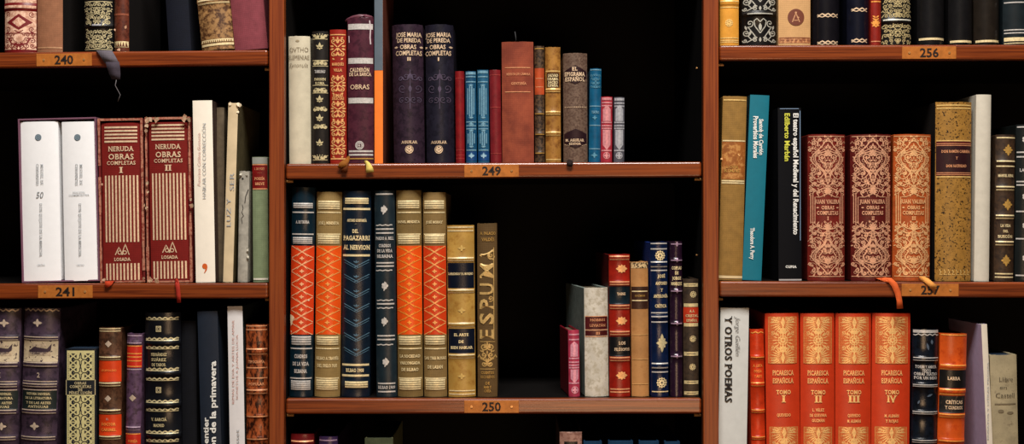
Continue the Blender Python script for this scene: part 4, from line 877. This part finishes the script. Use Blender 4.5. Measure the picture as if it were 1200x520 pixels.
book('ochre leather book with two navy labels, shelf 250', 'M1', (522.8, 556), 264, (526.2, 556.6), oc2, yb=464.4, bul=.17, worn=.4, ribs=((304, 1.2, 3), (341, 1.2, 3), (380.5, 1.2, 3), (417, 1.2, 3)),
     dec=[('L', 308.2, 338, nvl, .97), ('L', 385.4, 414.2, nvl, .97)] + rules(goldp, 266.4, 270.6, 302.4, 305.6, 340, 343, 379, 383, 416, 419.6, 458, 462, th=1.3, f=.95)
     + [('T', 'LARREONDO Y R. MORENO', 539.6, 321, 2.6, 29, goldp, 0, .03), ('T', 'EL ARTE', 540.5, 392.4, 3, 17, goldp, 0, .035), ('T', 'DE', 540.5, 400.4, 3, 6, goldp, 0, .035), ('T', 'BIEN HABLAR', 541, 407.4, 3, 26, goldp, 0, .035)]
     + [O_(lambda i: [(fleuron(i, 541, y, 4.6), fleuron(i, 541, y, 2.4)) for y in (291, 364, 441)], gil((206, 174, 100)))])
olv = clo((104, 82, 50), amt=.22, rough=.7, scale=60)
book('olive brown cloth book with huge gold letters climbing its spine', 'M1', (558.4, 583), 261.6, (560.6, 582), olv, yb=464.4, bul=.14, worn=.9, r=13,
     dec=[('T', 'A. PALACIO', 571.6, 273.4, 3.2, 18, goldd), ('T', 'VALDÉS', 571.6, 280.6, 3.6, 15, goldd)] + [('T', ch, 570.4, y, 15.5, w, gil((204, 170, 106)), 1, bb + .018, 0, False) for ch, y, w, bb in (('A', 299, 13.5, .0), ('M', 317.4, 17, .0), ('U', 338.6, 13, .0), ('P', 356.4, 12, .01), ('S', 373.4, 13, .01), ('E', 391.6, 11, .0))]
     + [O_(lambda i: (filigree(i, 562, 580, 401, 430, 9, 1.6, 21, 1), i.spiral(575, 300, 4.5, 0, 1.3, 1.3), i.spiral(575, 350, 3.6, 2, -1.3, 1.2), i.stroke([(578.5, 290), (578.8, 398)], 1), i.rect(562.4, 580, 400, 400.8), i.rect(562.4, 580, 432, 432.8)), gil((196, 160, 96)))]
     + [('T', t, 571.4, y, 3, w, goldd) for t, y, w in (('CUENTOS', 436.6, 15), ('ESCOGIDOS', 441.6, 16), ('DE', 449, 5), ('MAR Y', 453.6, 9), ('COSTA', 458, 8))])
pnk = lea((176, 62, 88)); pnf = gil((230, 158, 176))
def pinkpat(i):
    for y in (392, 398, 420, 424.5, 428, 431, 449): i.rect(667, 678.8, y - .8, y + .8)
    i.rect(668.6, 677.4, 404, 418); i.poly([(668.6, 404), (673, 400), (677.4, 404)]); i.rect(668.8, 678, 433, 444); i.poly([(668.8, 444), (678, 444), (673.4, 449)]); fleuron(i, 673.8, 457, 4.4); i.ring(673.8, 457, 3.8, 1)
book('tiny pink book with a wine red side, leftmost in the right cluster of shelf 250', 'M1', (666, 679), 387, (667, 680), pnk, yb=464.6, bul=.24, yaw=5, cover=lea((124, 20, 38)), depth=85, r=15, dec=[O_(pinkpat, pnf)])
cvl = mot((214, 208, 194), (180, 172, 154), scale=180, rough=.55); mrl = lea((84, 24, 26)); gsd = clo((138, 150, 144), amt=.3)
book('cream parchment book with dark red labels and a grey green side', 'M1', (685, 713.2), 337, (686.4, 714.4), cvl, yb=464.6, bul=.18, yaw=7, cover=gsd, r=15, worn=.8, depth=140,
     dec=[('L', 371.4, 386, mrl, .95), ('L', 387.8, 393.4, mrl, .95)] + rules(copp, 370.8, 386.8, 394.4, th=.8) + [('T', 'HOBBES', 700.4, 375, 2.8, 18, copp), ('T', 'LEVIATÁN', 700.4, 381.4, 2.8, 19, copp), ('T', 'III', 700.6, 390.6, 3, 5, copp, 0, .03)])
rdd = lea((150, 36, 22), rough=.32); tel = lea((20, 38, 48), rough=.34); bll = lea((24, 24, 28), rough=.34)
book('glossy red book with a teal and a black label, right cluster of shelf 250', 'M1', (713.6, 738.8), 298, (715, 739), rdd, yb=464, bul=.2, yaw=2.6, cover=lea((100, 18, 18)), r=14, ribs=((302, 1, 3), (332, 1.2, 4), (359, 1.2, 4), (390, 1.2, 4), (420, 1.2, 4)),
     dec=[('L', 335.6, 356.6, tel), ('L', 394.6, 417.6, bll)] + rules(copp, 300.4, 304, 330.4, 333.4, 358, 361.4, 388.6, 392, 419, 422.4, 456, 459.4, th=1.5, f=.93)
     + [O_(lambda i: [filidiamond(i, 728.6, y, 14, 10) for y in (315, 376, 440)], gil((246, 180, 116))), ('T', 'TAINE', 728, 344.4, 2.8, 10, crea, 0, .03), ('T', 'LOS', 729, 402, 3.4, 8, crea, 0, .03), ('T', 'FILÓSOFOS', 729, 409.4, 3.2, 18, crea, 0, .03)])
tnw = mot((186, 138, 86), (150, 104, 58), scale=90, lo=.5, hi=.75, rough=.55, bump=.2)
b = book('worn tan book with a dark brown label and a blackened ragged top', 'M1', (739.8, 759.6), 307, (740.6, 761.2), tnw, yb=463.6, bul=.2, worn=1.4, r=14, yaw=2.4,
     dec=[('L', 307.6, 314.4, mot((58, 42, 30), (206, 180, 136), scale=380, lo=.46, hi=.52), .98, 'worn_head'), ('L', 336, 362, lea((66, 40, 28)), .98)] + rules(goldp, 341.4, 352.2, th=1.2, f=.9) + rules(lea((214, 170, 112)), 392.4, 421, 450, th=.8) + [('T', 'GUZMÁN', None, 346.6, 2, 12, goldd)])
nbl = lea((12, 32, 66), rough=.28, spec=.5)
book('glossy navy blue book with gold rosettes, right cluster of shelf 250', 'M1', (761.8, 783), 283.4, (764, 784), nbl, yb=464.6, bul=.22, yaw=2.4, cover=clo((24, 54, 130)), r=14, ribs=((309.6, 1.2, 4), (372, 1.2, 4), (429, 1.2, 4)),
     dec=rules(silv, 285.4, 291.8, 307, 312.6, 317, 366.6, 371, 377.4, 426, 431, 436, th=1.4, f=.93) + rules(goldp, 459, th=1.2, f=.93) + [O_(lambda i: (rosette(i, 773.6, 299.6, 5.2), rosette(i, 775.6, 448.4, 5.4)), goldp), O_(lambda i: (filidiamond(i, 775.8, 402, 14, 22), i.leaf(775.8, 402, 11, 4, 1.57), i.leaf(775.8, 402, 11, 4, -1.57)), oliv)]
     + [('T', t, x, y, 3.4, w, goldp, 0, .035) for t, x, y, w in (('JOSÉ', 775, 323.6, 9), ('ANTONIO', 775, 332, 14), ('Y', 775.4, 340, 3), ('ANTOLOGÍA', 774.4, 347, 17), ('CRÍTICA', 774.6, 358.6, 14))])
dkp = lea((44, 24, 44), rough=.26, spec=.5); lil = gil((168, 140, 164))
book('glossy dark purple slim book beside the navy blue one', 'M1', (785.2, 799.6), 282.8, (786, 800.4), dkp, yb=464, bul=.28, ribs=((305, 1.4, 3), (341, 1.4, 3), (379, 1.4, 3), (417.5, 1.4, 3)),
     dec=[O_(lambda i: [(i.rect(786.4, 799.4, y - .7, y + .7), i.leaf(793.4, y, 3, 2, 1.57), i.leaf(793.4, y, 3, 2, -1.57)) for y in (286, 305, 341, 379, 417.5)], lil)] + [('T', t, 793, y, 3.4, w, goldp, 0, .035) for t, y, w in (('COPLAS', 314, 11.5), ('DE', 319.8, 4), ('JORGE', 326, 10.5), ('MANRIQUE', 332.4, 12.5))])
dbr = mot((70, 56, 42), (48, 38, 30), scale=200); crm = gil((214, 196, 146))
book('dark brown book with cream bands and a red label, right end of shelf 250', 'M1', (800.8, 818.8), 327, (801.6, 819.2), dbr, yb=464, bul=.2,
     dec=[('L', 360, 378.4, lea((176, 58, 30)))] + [('R', y, h, crm, .93) for y, h in ((334, 4), (357.6, 4), (380.6, 4), (414.6, 4.6), (448, 4), (460.6, 4))] + rules(dbr, 334, 414.6, 448, 460.6, th=.7, f=.6) + [O_(lambda i: [rosette(i, x, y, 3.4) for x, y in ((812.4, 345), (812, 397), (811.6, 430))], crm)]
     + [('T', t, 811, y, 2.8, w, crm, 0, .03) for t, y, w in (('A. A.', 364.4, 6), ('CRISTAL', 370, 15), ('ESPAÑOL', 375.4, 13))])

# ================================================================== MIDDLE BAY, tops of the row below
book('dark red book top with a copper rule, left end of the bottom middle row', 'M2', (340, 367.4), 509, (340, 367), lea((104, 26, 28), rough=.3), yb=600, dec=rules(copp, 517, 522, th=1.6), ribs=((519, 1.2, 3),), pages=PAGED)
book('purple book top beside the dark red one in the bottom middle row', 'M2', (373.4, 395), 512, (373.4, 395), lea((62, 44, 78), rough=.3), yb=600, dec=rules(lil, 516, 523, th=1.6), pages=PAGED)
book('grey green book top standing alone in the bottom middle row', 'M2', (427.4, 460), 513.4, (427.4, 460), clo((84, 90, 66)), yb=600, bul=.05, pages=pap((86, 92, 72)), pin=.8, cover=clo((140, 142, 104)))
rb_ = mot((170, 132, 118), (130, 92, 80), scale=200)
book('frayed pinkish beige book top in the bottom middle row', 'M2', (656, 682), 506.4, (656, 682), rb_, yb=600, bul=.12, worn=1.4, dec=[('L', 517.4, 540, bll, .6)])
for lb, a, b_, y in (('blue book top directly right of the frayed pinkish beige one', 684, 705.4, 517), ('wide blue book top, second of the blue row at the bottom', 713, 742, 516.6), ('blue book top, third of the blue row at the bottom', 749, 772.4, 516.6), ('dim blue book top nearest the right upright in the bottom middle row', 779, 797, 517.4)):
    book(lb, 'M2', (a, b_), y, (a, b_), clo((24, 66, 96)), yb=600, bul=.1, pages=PAGEB)

# ================================================================== RIGHT BAY, shelf 256
yoc = lea((214, 156, 66), amt=.14, rough=.36)
book('yellow ochre leather book with a small rosette, left end of shelf 256', 'R0', (844, 866), -160, (844.4, 866.4), yoc, bul=.2, ribs=((3, 1.6, 4),), dec=[O_(lambda i: rosette(i, 854.4, 27, 4), gil((248, 210, 130)))] + rules(gil((248, 210, 130)), 1.6, 8.6, 44.6, 47.4, 49.4, th=1.1))
def heartscroll(i, x0, x1, y0, y1, w=1.15):
    c = (x0 + x1) / 2; hw = (x1 - x0) / 2; h = y1 - y0; old = i.mx; i.mx = c
    i.stroke([(c, y0 + h * .62), (c + hw * .32, y0 + h * .34), (c + hw * .38, y0 + h * .12), (c + hw * .2, y0 + h * .03), (c, y0 + h * .16)], w)
    i.spiral(c + hw * .62, y0 + h * .22, hw * .24, 1.0, 1.2, w, (c + hw * .3, y0 + h * .75)); i.spiral(c + hw * .82, y0 + h * .6, hw * .2, 2, -1.2, w, (c + hw * .5, y0 + h * .9))
    i.spiral(c + hw * .3, y0 + h * .88, hw * .18, 4, 1.2, w, (c + hw * .8, y0 + h * .98)); i.leaf(c + hw * .55, y0 + h * .5, hw * .4, 3, 1.2); i.leaf(c + hw * .9, y0 + h * .3, hw * .3, 2.4, 1.9)
    i.spiral(c + hw * .9, y0 + h * .9, hw * .14, 0, 1, w)
    i.mx = old; i.leaf(c, y0 + h * .2, h * .34, 4, 1.57); i.leaf(c, y0 + h * .98, h * .2, 3, -1.57)
sil2 = gil((188, 186, 172))
book('black book with silver heart scrolls, second from the left on shelf 256', 'R0', (870.4, 911), -160, (871, 911), bkl, bul=.22, ribs=((16.4, 1.8, 3),), dec=[O_(lambda i: (heartscroll(i, 872, 909.6, 21, 50), heartscroll(i, 872, 909.6, -15, 13), i.rect(876, 906, 15.6, 16.8)), sil2)])
tnc = clo((206, 166, 118), amt=.1)
book('light tan cloth book with a brown roundel, shelf 256', 'R0', (913, 950.4), -160, (913, 950.4), tnc, bul=.1, dec=[O_(lambda i: i.disc(932.8, 20.4, 9.8, n=28), ink_((104, 52, 34))), O_(lambda i: (i.stroke([(928.5, 26), (932.6, 15.6), (937, 26)], 1.1), i.disc(932.6, 15, 1.3, n=8), i.stroke([(930.4, 24), (935, 24)], .8), i.leaf(934, 20, 3, 1.4, .3)), ink_((188, 140, 100))), ('L', 44, 50.6, mot((160, 104, 70), (200, 150, 104), scale=300), .995, 'foot_band'), O_(lambda i: (i.rect(914, 949.6, 43.8, 44.6), [i.disc(918 + q * 5, 47, 1.6, .9, n=8) for q in range(7)]), ink_((140, 84, 56)))])
def wavyblack(label, x, ys, m, nm=None):
    book(label, 'R0', x, -150, x, m, bul=.34, dec=[O_(lambda i: [(wavy(i, x[0] + 4, x[1] - 3, y, 1.1, 1.5, False), wavy(i, x[0] + 4, x[1] - 3, y + 2.4, -.8, 1.1, False)) for y in ys], crea)])
wavyblack('black book with two wavy cream lines right of the light tan cloth one', (955, 986), (17, 49), lea((24, 22, 28), rough=.3))
wavyblack('navy black book with wavy cream lines beside the slim red one', (994.6, 1020), (10.4, 46.6), lea((22, 24, 38), rough=.3))
book('slim red book with a gold leaf ornament, shelf 256', 'R0', (1021.2, 1033), -150, (1021.2, 1033), lea((138, 36, 24)), bul=.24, dec=[O_(lambda i: (lotus(i, 1026.4, 27, 6), [i.leaf(1026.4, 30 - q * 3, 4.6, 1.8, a) for q in range(4) for a in (-.6, math.pi + .6)]), golo)] + rules(golo, 2, th=1.4) + rules(copp, 48.6, th=1))
bgf = gil((196, 178, 128))
book('black book densely covered in gold arabesque, middle of shelf 256', 'R0', (1034, 1069), -160, (1034.6, 1069), bkl, bul=.2, ribs=((25, 1.6, 3),), dec=[O_(filigree, bgf, 1036, 1068, 28, 50.6, 5.4, .9, 9, .6), O_(filigree, bgf, 1036, 1068, -18, 21, 5.4, .9, 13, .6), O_(lambda i: i.rect(1036, 1068.6, 22.6, 24.2), sil2)])
pb = lea((26, 25, 26), rough=.3)
for lb, x, y, m in (('plain black book with one pale band at its foot, above plate 256', (1078, 1109.6), 45.6, pb), ('plain black book between two alike ones right of plate 256', (1114.4, 1142), 48.6, pb), ('brownish black book with a low cream band, right part of shelf 256', (1144.6, 1174), 48.2, lea((40, 34, 28), rough=.3))):
    book(lb, 'R0', x, -150, x, m, bul=.34, dec=[('R', y, 2.6, goldp, .92)])
book('dark teal black book with pale double rules, right end of shelf 256', 'R0', (1178, 1214), -150, (1178, 1214), lea((28, 38, 42), rough=.36), bul=.22, dec=rules(silv, 2.8, 35, 38.6, th=1.3) + [('R', 46, 4.4, goldp, .95), ('R', 50.6, 1, goldp, .95)])

# ================================================================== RIGHT BAY, shelf 257
olt = clo((156, 122, 66), amt=.2, rough=.7); wlb = mot((158, 98, 44), (190, 140, 80), scale=150, lo=.5, hi=.62)
b = book('olive tan cloth book with a peeling brown label, left end of shelf 257', 'R1', (846.6, 876.8), 113, (843.6, 869.4), olt, yb=327, bul=.12, worn=.4, r=13,
     dec=[('L', 166.6, 210.4, wlb, .97)] + rules(gold, 117.6, th=1.5, f=.95) + rules(goldp, 165.4, 212.4, 214.8, th=1.5, f=.95) + rules(pap((206, 184, 140)), 325, th=3, f=.98) + [('T', 'LOPE', 858, 196, 3, 14, goldd), ('T', 'RIMAS', 857.6, 200.4, 3.4, 18, goldd)])
scraps(b, [(867.6, 184, 14, 2.6), (866, 181, 13.5, 2), (845.8, 186, 15, 1.6)], pap((210, 160, 100)), 'peeling_label')
tea = pap((8, 104, 122), amt=.06)
book('bright teal paperback leaning right with white lettering down its spine', 'R1', (879, 902.2), 112, (870.2, 892), tea, yb=328, bul=.05, kind='paper', cover=pap((10, 50, 60)), r=14,
     dec=[('T', 'Santob de Carrión', 892, 161, 4.6, 42, inkw, -1, .03), ('T', 'Proverbios Morales', 885.6, 161.5, 5.4, 49, inkw, -1, .03), ('T', 'Theodore A. Perry', 881.6, 286, 4.6, 37, inkw, -1, .03)])
bpb = pap((6, 7, 12), amt=.1, rough=.6, spec=.12)
book('black paperback with white and yellow gothic lettering down its spine', 'R1', (912, 938.6), 126.5, (912.4, 940), bpb, yb=328, bul=.04, kind='paper', depth=150, r=13,
     dec=[('T', 'El teatro español Medieval y del Renacimiento', 932.6, 204, 5.8, 142, inkw, -1, .03), ('T', 'Edilberto Marbán', 922.4, 161, 5.8, 56, inky, -1, .02), ('R', 328.4, 2.6, pap((170, 166, 164)), .98), ('T', 'CUPSA', 927, 312.6, 2.6, 13, inkw, 0, .04),
          O_(lambda i: (i.stroke([(937.6, 130), (937.8, 200), (938, 282)], .8), i.stroke([(914, 127.6), (936, 127.6)], .7)), ink_((120, 144, 172)))])
def valera(label, xt, xb, m, num, fo):
    X0, X1 = (xt[0] + xb[0]) / 2 + 1, (xt[1] + xb[1]) / 2 - 1; c = (X0 + X1) / 2
    def frame(i):
        for o in (0, 2.2): i.stroke([(X0 + 2 + o, 228 - o), (X0 + 2 + o, 262 + o)], .9); i.stroke([(X1 - 2 - o, 228 - o), (X1 - 2 - o, 262 + o)], .9)
        i.stroke([(X0 + 6.4, 262), (X0 + 6.4, 231), (c - 9, 231), (c, 227), (c + 9, 231), (X1 - 6.4, 231), (X1 - 6.4, 262)], .8)
        for g in (-1, 1): i.leaf(c + g * 10, 243.4, 3.2, 2, 0 if g > 0 else math.pi)
        i.rect(X0, X1, 159.4, 160.2); i.rect(X0, X1, 323.6, 324.4)
    return book(label, 'R1', xt, 157.4, xb, m, yb=327, bul=.2, r=14, worn=.3, dec=[O_(lambda i: (ogee(i, X0, X1, 161, 229, 1), ogee(i, X0, X1, 261, 323, -1)), fo), O_(frame, fo),
        ('T', 'JUAN VALERA', c, 236.4, 4.4, 30, fo, 0, .03), ('T', 'OBRAS', c, 243.4, 4, 15, fo, 0, .03), ('T', 'COMPLETAS', c, 249.6, 4.2, 25, fo, 0, .03), ('T', num, c, 256, 4, 1.4 * len(num) + .6, fo, 0, .03)], group='copper arabesque volumes')
cf = gil((230, 172, 136)); cf2 = gil((244, 188, 130))
va1 = valera('brick red arabesque volume marked I, leftmost of three copper tooled ones', (947.6, 993), (949, 991), lea((118, 40, 32), rough=.38), 'I', cf)
va2 = valera('dark maroon arabesque volume marked II, middle of three copper tooled ones', (997.6, 1047.2), (1000.4, 1046.4), lea((96, 30, 26), rough=.38), 'II', cf)
va3 = valera('orange brown arabesque volume marked III, rightmost of three copper tooled ones', (1049, 1094), (1048.6, 1091.4), lea((172, 86, 40), rough=.38), 'III', cf2)
ora = clo((226, 112, 58), amt=.2)
ribbon(va2, [(1026, 327.6, 12), (1036, 327.2, 4), (1043, 328.2, -1), (1048, 333.5, -1.8), (1052, 343, -2), (1054, 352, -1.8), (1054.6, 361.5, -1.6)], [4, 5, 6.4, 7.4, 7, 6.4, 7.4], ora)
ribbon(va3, [(1077, 326, 11), (1082, 326.6, 3), (1086, 328.6, -.6), (1091, 333, -2), (1096.4, 337, -2)], [5, 6, 6.4, 6.6, 6.4], clo((236, 168, 90), amt=.2))
spk = mot((164, 124, 60), (44, 28, 14), scale=380, lo=.55, hi=.59, rough=.42)
book('thick speckled tan book with a dark plum label, right half of shelf 257', 'R1', (1098.6, 1140.4), 119.6, (1097.2, 1139.8), spk, yb=327, bul=.16, worn=.5, cover=shade,
     dec=[('L', 166, 206, lea((100, 36, 30)), .97, 'label_border'), ('L', 171.4, 202, lea((52, 20, 26)), .972)] + rules(gold, 123.4, 127, 165, 207.4, th=1.3) + rules(copp, 168.6, 170.6, 202.6, 204.6, th=.7) + [('T', t, 1121, y, 3, w, copp, 0, .03) for t, y, w in (('DON RAMÓN CABRERA', 177.6, 34), ('Y', 185.4, 2.6), ('DON NATIVIDAD', 194.6, 24))] + [O_(lambda i: [i.stroke([(1102 + q * 4.6, 316), (1103.4 + q * 4.6, 319), (1102 + q * 4.6, 322), (1105 + q * 4.6, 322)], .8) for q in range(8)], gold)])
pwh = pap((198, 192, 176), amt=.08)
book('plain tall off white book between the speckled tan and dark brown ones', 'R1', (1145, 1162.4), 111, (1142.2, 1159.8), pwh, yb=328.6, bul=.16, kind='paper', r=13)
dkb = mot((74, 54, 36), (48, 34, 24), scale=200)
book('slim dark brown book with gold diamond ornaments, right part of shelf 257', 'R1', (1168.4, 1191.6), 158, (1166.4, 1189), dkb, yb=327, bul=.22, ribs=((190, 1, 3), (220, 1, 3), (254, 1, 3), (285, 1, 3)),
     dec=[O_(lambda i: [filidiamond(i, x, y, 12, 14) for x, y in ((1181.6, 176), (1181, 240), (1179, 305.4))], goldd)] + rules(goldp, 161.6, 189, 195, 219, 222.6, 252.6, 256, 283.4, 287, 321, 325, th=1.5, f=.93)
     + [('T', 'MANUEL REINA', None, 206, 3, 18, goldp, 0, .03), ('T', 'LA VIDA', None, 264.6, 3.2, 12, goldp, 0, .03), ('T', 'DEL', None, 271, 2.8, 6, goldp, 0, .03), ('T', 'BUSCÓN', None, 277.4, 3.2, 17, goldp, 0, .03)])
book('black book with small white ornaments cut off by the right edge of the photo', 'R1', (1192.6, 1219), 146, (1191, 1217), lea((24, 30, 30), rough=.36), yb=327, bul=.2,
     dec=rules(silv, 149, 178.6, 184, 213, 217, 248, 280, 323, th=1.6) + [O_(lambda i: [rose(i, 1202, y, 4.4) for y in (164, 231, 265, 303)], silv), ('T', 'LA CASA', 1204, 199.6, 3.4, 17, silv, 0, .03)])

# ================================================================== RIGHT BAY, bottom shelf
gwh = pap((204, 206, 202), amt=.06)
book('tall grey white book with black lettering down its spine, beside slim orange red one', 'R2', (844.4, 878.4), 361, (842.4, 875), gwh, yb=520, bul=.05, r=14, pages=PAGEW,
     dec=[('T', 'Y OTROS POEMAS', 853.6, 421, 7.8, 101, ink_((14, 12, 14)), -1, .03), ('T', 'Jorge Guillén', 864.6, 394, 5.4, 46, ink_((70, 70, 72)), -1, -.01, .3)])
ors = lea((200, 64, 26), rough=.36)
book('slim orange red book with raised bands beside the tall grey white one', 'R2', (879.4, 895.8), 386, (881.4, 897.2), ors, yb=520, bul=.26, ribs=((418.6, 1.3, 3), (450.6, 1.3, 3), (481.6, 1.3, 3), (513, 1.3, 3)),
     dec=[O_(lambda i: wavy(i, 880.4, 895, 389.6, 1, 1.2, False), golo)] + rules(golo, 418.6, 421, 448.6, 452, 480.4, 483, 512, 514.6, th=.9) + [('T', t, None, y, 2.8, w, golo) for t, y, w in (('A. LISTA', 428.4, 11), ('POESÍA', 435, 9), ('Y ARTE', 441, 9))])
pr = lea((198, 66, 30), amt=.1, rough=.42); lcg = lea((206, 98, 50), amt=.2); lcf = gil((226, 140, 76)); lcm = gil((252, 200, 126)); ltx = gil((255, 190, 120))
def pica(label, xt, xb, num, wn, extra):
    c = lambda y: (sum(xt) + (sum(xb) - sum(xt)) * (y - 367) / 153) / 2
    h = (xt[1] - xt[0]) / 2 - 4
    ex = [('T', t, c(y), y, 3.2, w, ltx, 0, .03) for t, y, w in extra]
    return book(label, 'R2', xt, 367.4, xb, pr, yb=520, bul=.12, r=14, dec=[O_(lambda i: (lace_ground(i, c(398) - h, c(398) + h, 371.6, 426), lace_ground(i, c(520) - h, c(520) + h, 500.6, 555)), lcg), O_(lambda i: (lace(i, c(398) - h, c(398) + h, 371.6, 426), lace(i, c(520) - h, c(520) + h, 500.6, 555)), lcf), O_(lambda i: (lace_mid(i, c(398) - h, c(398) + h, 371.6, 426), lace_mid(i, c(520) - h, c(520) + h, 500.6, 555)), lcm),
        ('T', 'PICARESCA', c(437), 437, 5.4, 25, ltx, 0, .03), ('T', 'ESPAÑOLA', c(446), 446.4, 5.4, 24.5, ltx, 0, .03), ('T', 'TOMO', c(459.6), 459.6, 4.6, 17, lcm, 0, .03), ('T', num, c(467.4), 467.4, 7.4, wn, lcm, 0, .04)] + ex, group='orange red set in four volumes')
pica('orange red volume numbered I, first of the matching set of four', (896.6, 937.4), (899.8, 938), 'I', 5, (('QUEVEDO', 486.4, 16),))
pica('orange red volume numbered II, second of the matching set of four', (938.4, 979), (939.4, 978.6), 'II', 9, (('L. VÉLEZ', 480.4, 14), ('DE GUEVARA', 486.6, 20), ('GUZMÁN', 492.6, 15)))
pica('orange red volume numbered III, third of the matching set of four', (980, 1022.2), (980, 1021.4), 'III', 14, (('QUEVEDO', 486.8, 15), ('M. ALEMÁN', 493.4, 16)))
pica('orange red volume numbered IV, last of the matching set of four', (1023.4, 1068.6), (1022.6, 1066.8), 'IV', 12, (('M. ALEMÁN', 487.4, 17), ('Y ROJAS', 493.4, 15)))
bsv = mot((20, 28, 40), (10, 14, 20), scale=120, rough=.24, spec=.6)
book('black leather book with silver bands right of the orange red set', 'R2', (1070.6, 1102.2), 386, (1069.8, 1099.4), bsv, yb=520, bul=.22, ribs=((421, 1.6, 4), (452, 1.6, 4), (484, 1.6, 4), (517, 1.6, 4)), pages=PAGEB,
     dec=[('R', 388.6, 3.4, silv, .96), O_(lambda i: wavy(i, 1072, 1101, 392.4, 1, 1.2, False), silv)] + rules(silv, 419.4, 422.4, 451, 453, 482.6, 485, 516, 518.6, th=.9) + [('T', t, None, y, 3.2, w, silv, 0, .03) for t, y, w in (('TORRE Y AMAYA', 430, 25), ('TEXTO', 434.6, 10), ('OBRAS TEATRO', 438.4, 27), ('POR UN BESO', 443, 27))] + [O_(lambda i: (i.leaf(1086, 402, 9, 3, 1.3), i.leaf(1092, 398, 6, 3, 1.5), i.leaf(1086, 465, 8, 2.4, -.4), i.leaf(1076, 474, 5, 2, -1.2)), lea((96, 108, 122), rough=.3))])
orw = mot((206, 92, 34), (168, 62, 20), scale=120, lo=.5, hi=.7, rough=.3)
book('bright orange leather book with two black labels, bottom right row', 'R2', (1103.4, 1135.4), 391.4, (1100.6, 1131.6), orw, yb=520, bul=.2, ribs=((430, 1.4, 3.5), (459, 1.4, 3.5), (487, 1.4, 3.5), (517, 1.4, 3.5)), pages=PAGED,
     dec=[('L', 434, 455.4, lea((30, 28, 26), rough=.34)), ('L', 464.4, 484.4, mot((30, 28, 26), (90, 74, 60), scale=300, lo=.6, hi=.64), .97)] + rules(golo, 393, 428.4, 433, 457, 462.6, 486, 489, 517, th=1.3) + [('T', 'LARRA', 1118, 443.8, 3.6, 15, crea, 0, .035), ('T', 'CRÍTICAS', 1118.6, 471.6, 3.8, 20, crea, 0, .035), ('T', 'Y CUADROS', 1118, 478, 3.6, 21, crea, 0, .035)])
liv = pap((196, 176, 206), amt=.1); crp = pap((216, 206, 188), amt=.05)
book('thin white spined book leaning left, its lilac cover showing, bottom right row', 'R2', (1150, 1156.4), 380, (1156.4, 1163.6), crp, yb=520, bul=.06, kind='paper', cover=liv, r=12, yaw=2, depth=110, pages=PAGEW,
     dec=[('T', 'ENSAYOS Y OTRAS PROSAS', None, 470, 1.8, 90, inkg, 1, 0)])
bwo = mot((170, 158, 128), (112, 100, 78), scale=140, lo=.55, hi=.75, rough=.7)
book('worn beige paper bound book with faint printing, right end of the bottom right row', 'R2', (1160.4, 1192.8), 415.8, (1163.6, 1193.6), bwo, yb=520, bul=.1, worn=.9, r=13, pages=PAGEB, pin=2,
     dec=[('T', 'Llibre', 1179, 444.6, 5, 16, ink_((74, 66, 52)), 0, -.005), ('T', 'en', 1175.6, 454, 3.6, 8, ink_((74, 66, 52)), 0, -.005), ('T', 'Castell', 1178, 463.4, 5.4, 22, ink_((74, 66, 52)), 0, -.005), O_(lambda i: (i.rect(1166, 1191, 473, 474.4), i.disc(1173, 482, 3.4, 2), i.disc(1184, 484, 4, 1.6)), ink_((110, 98, 76)))])
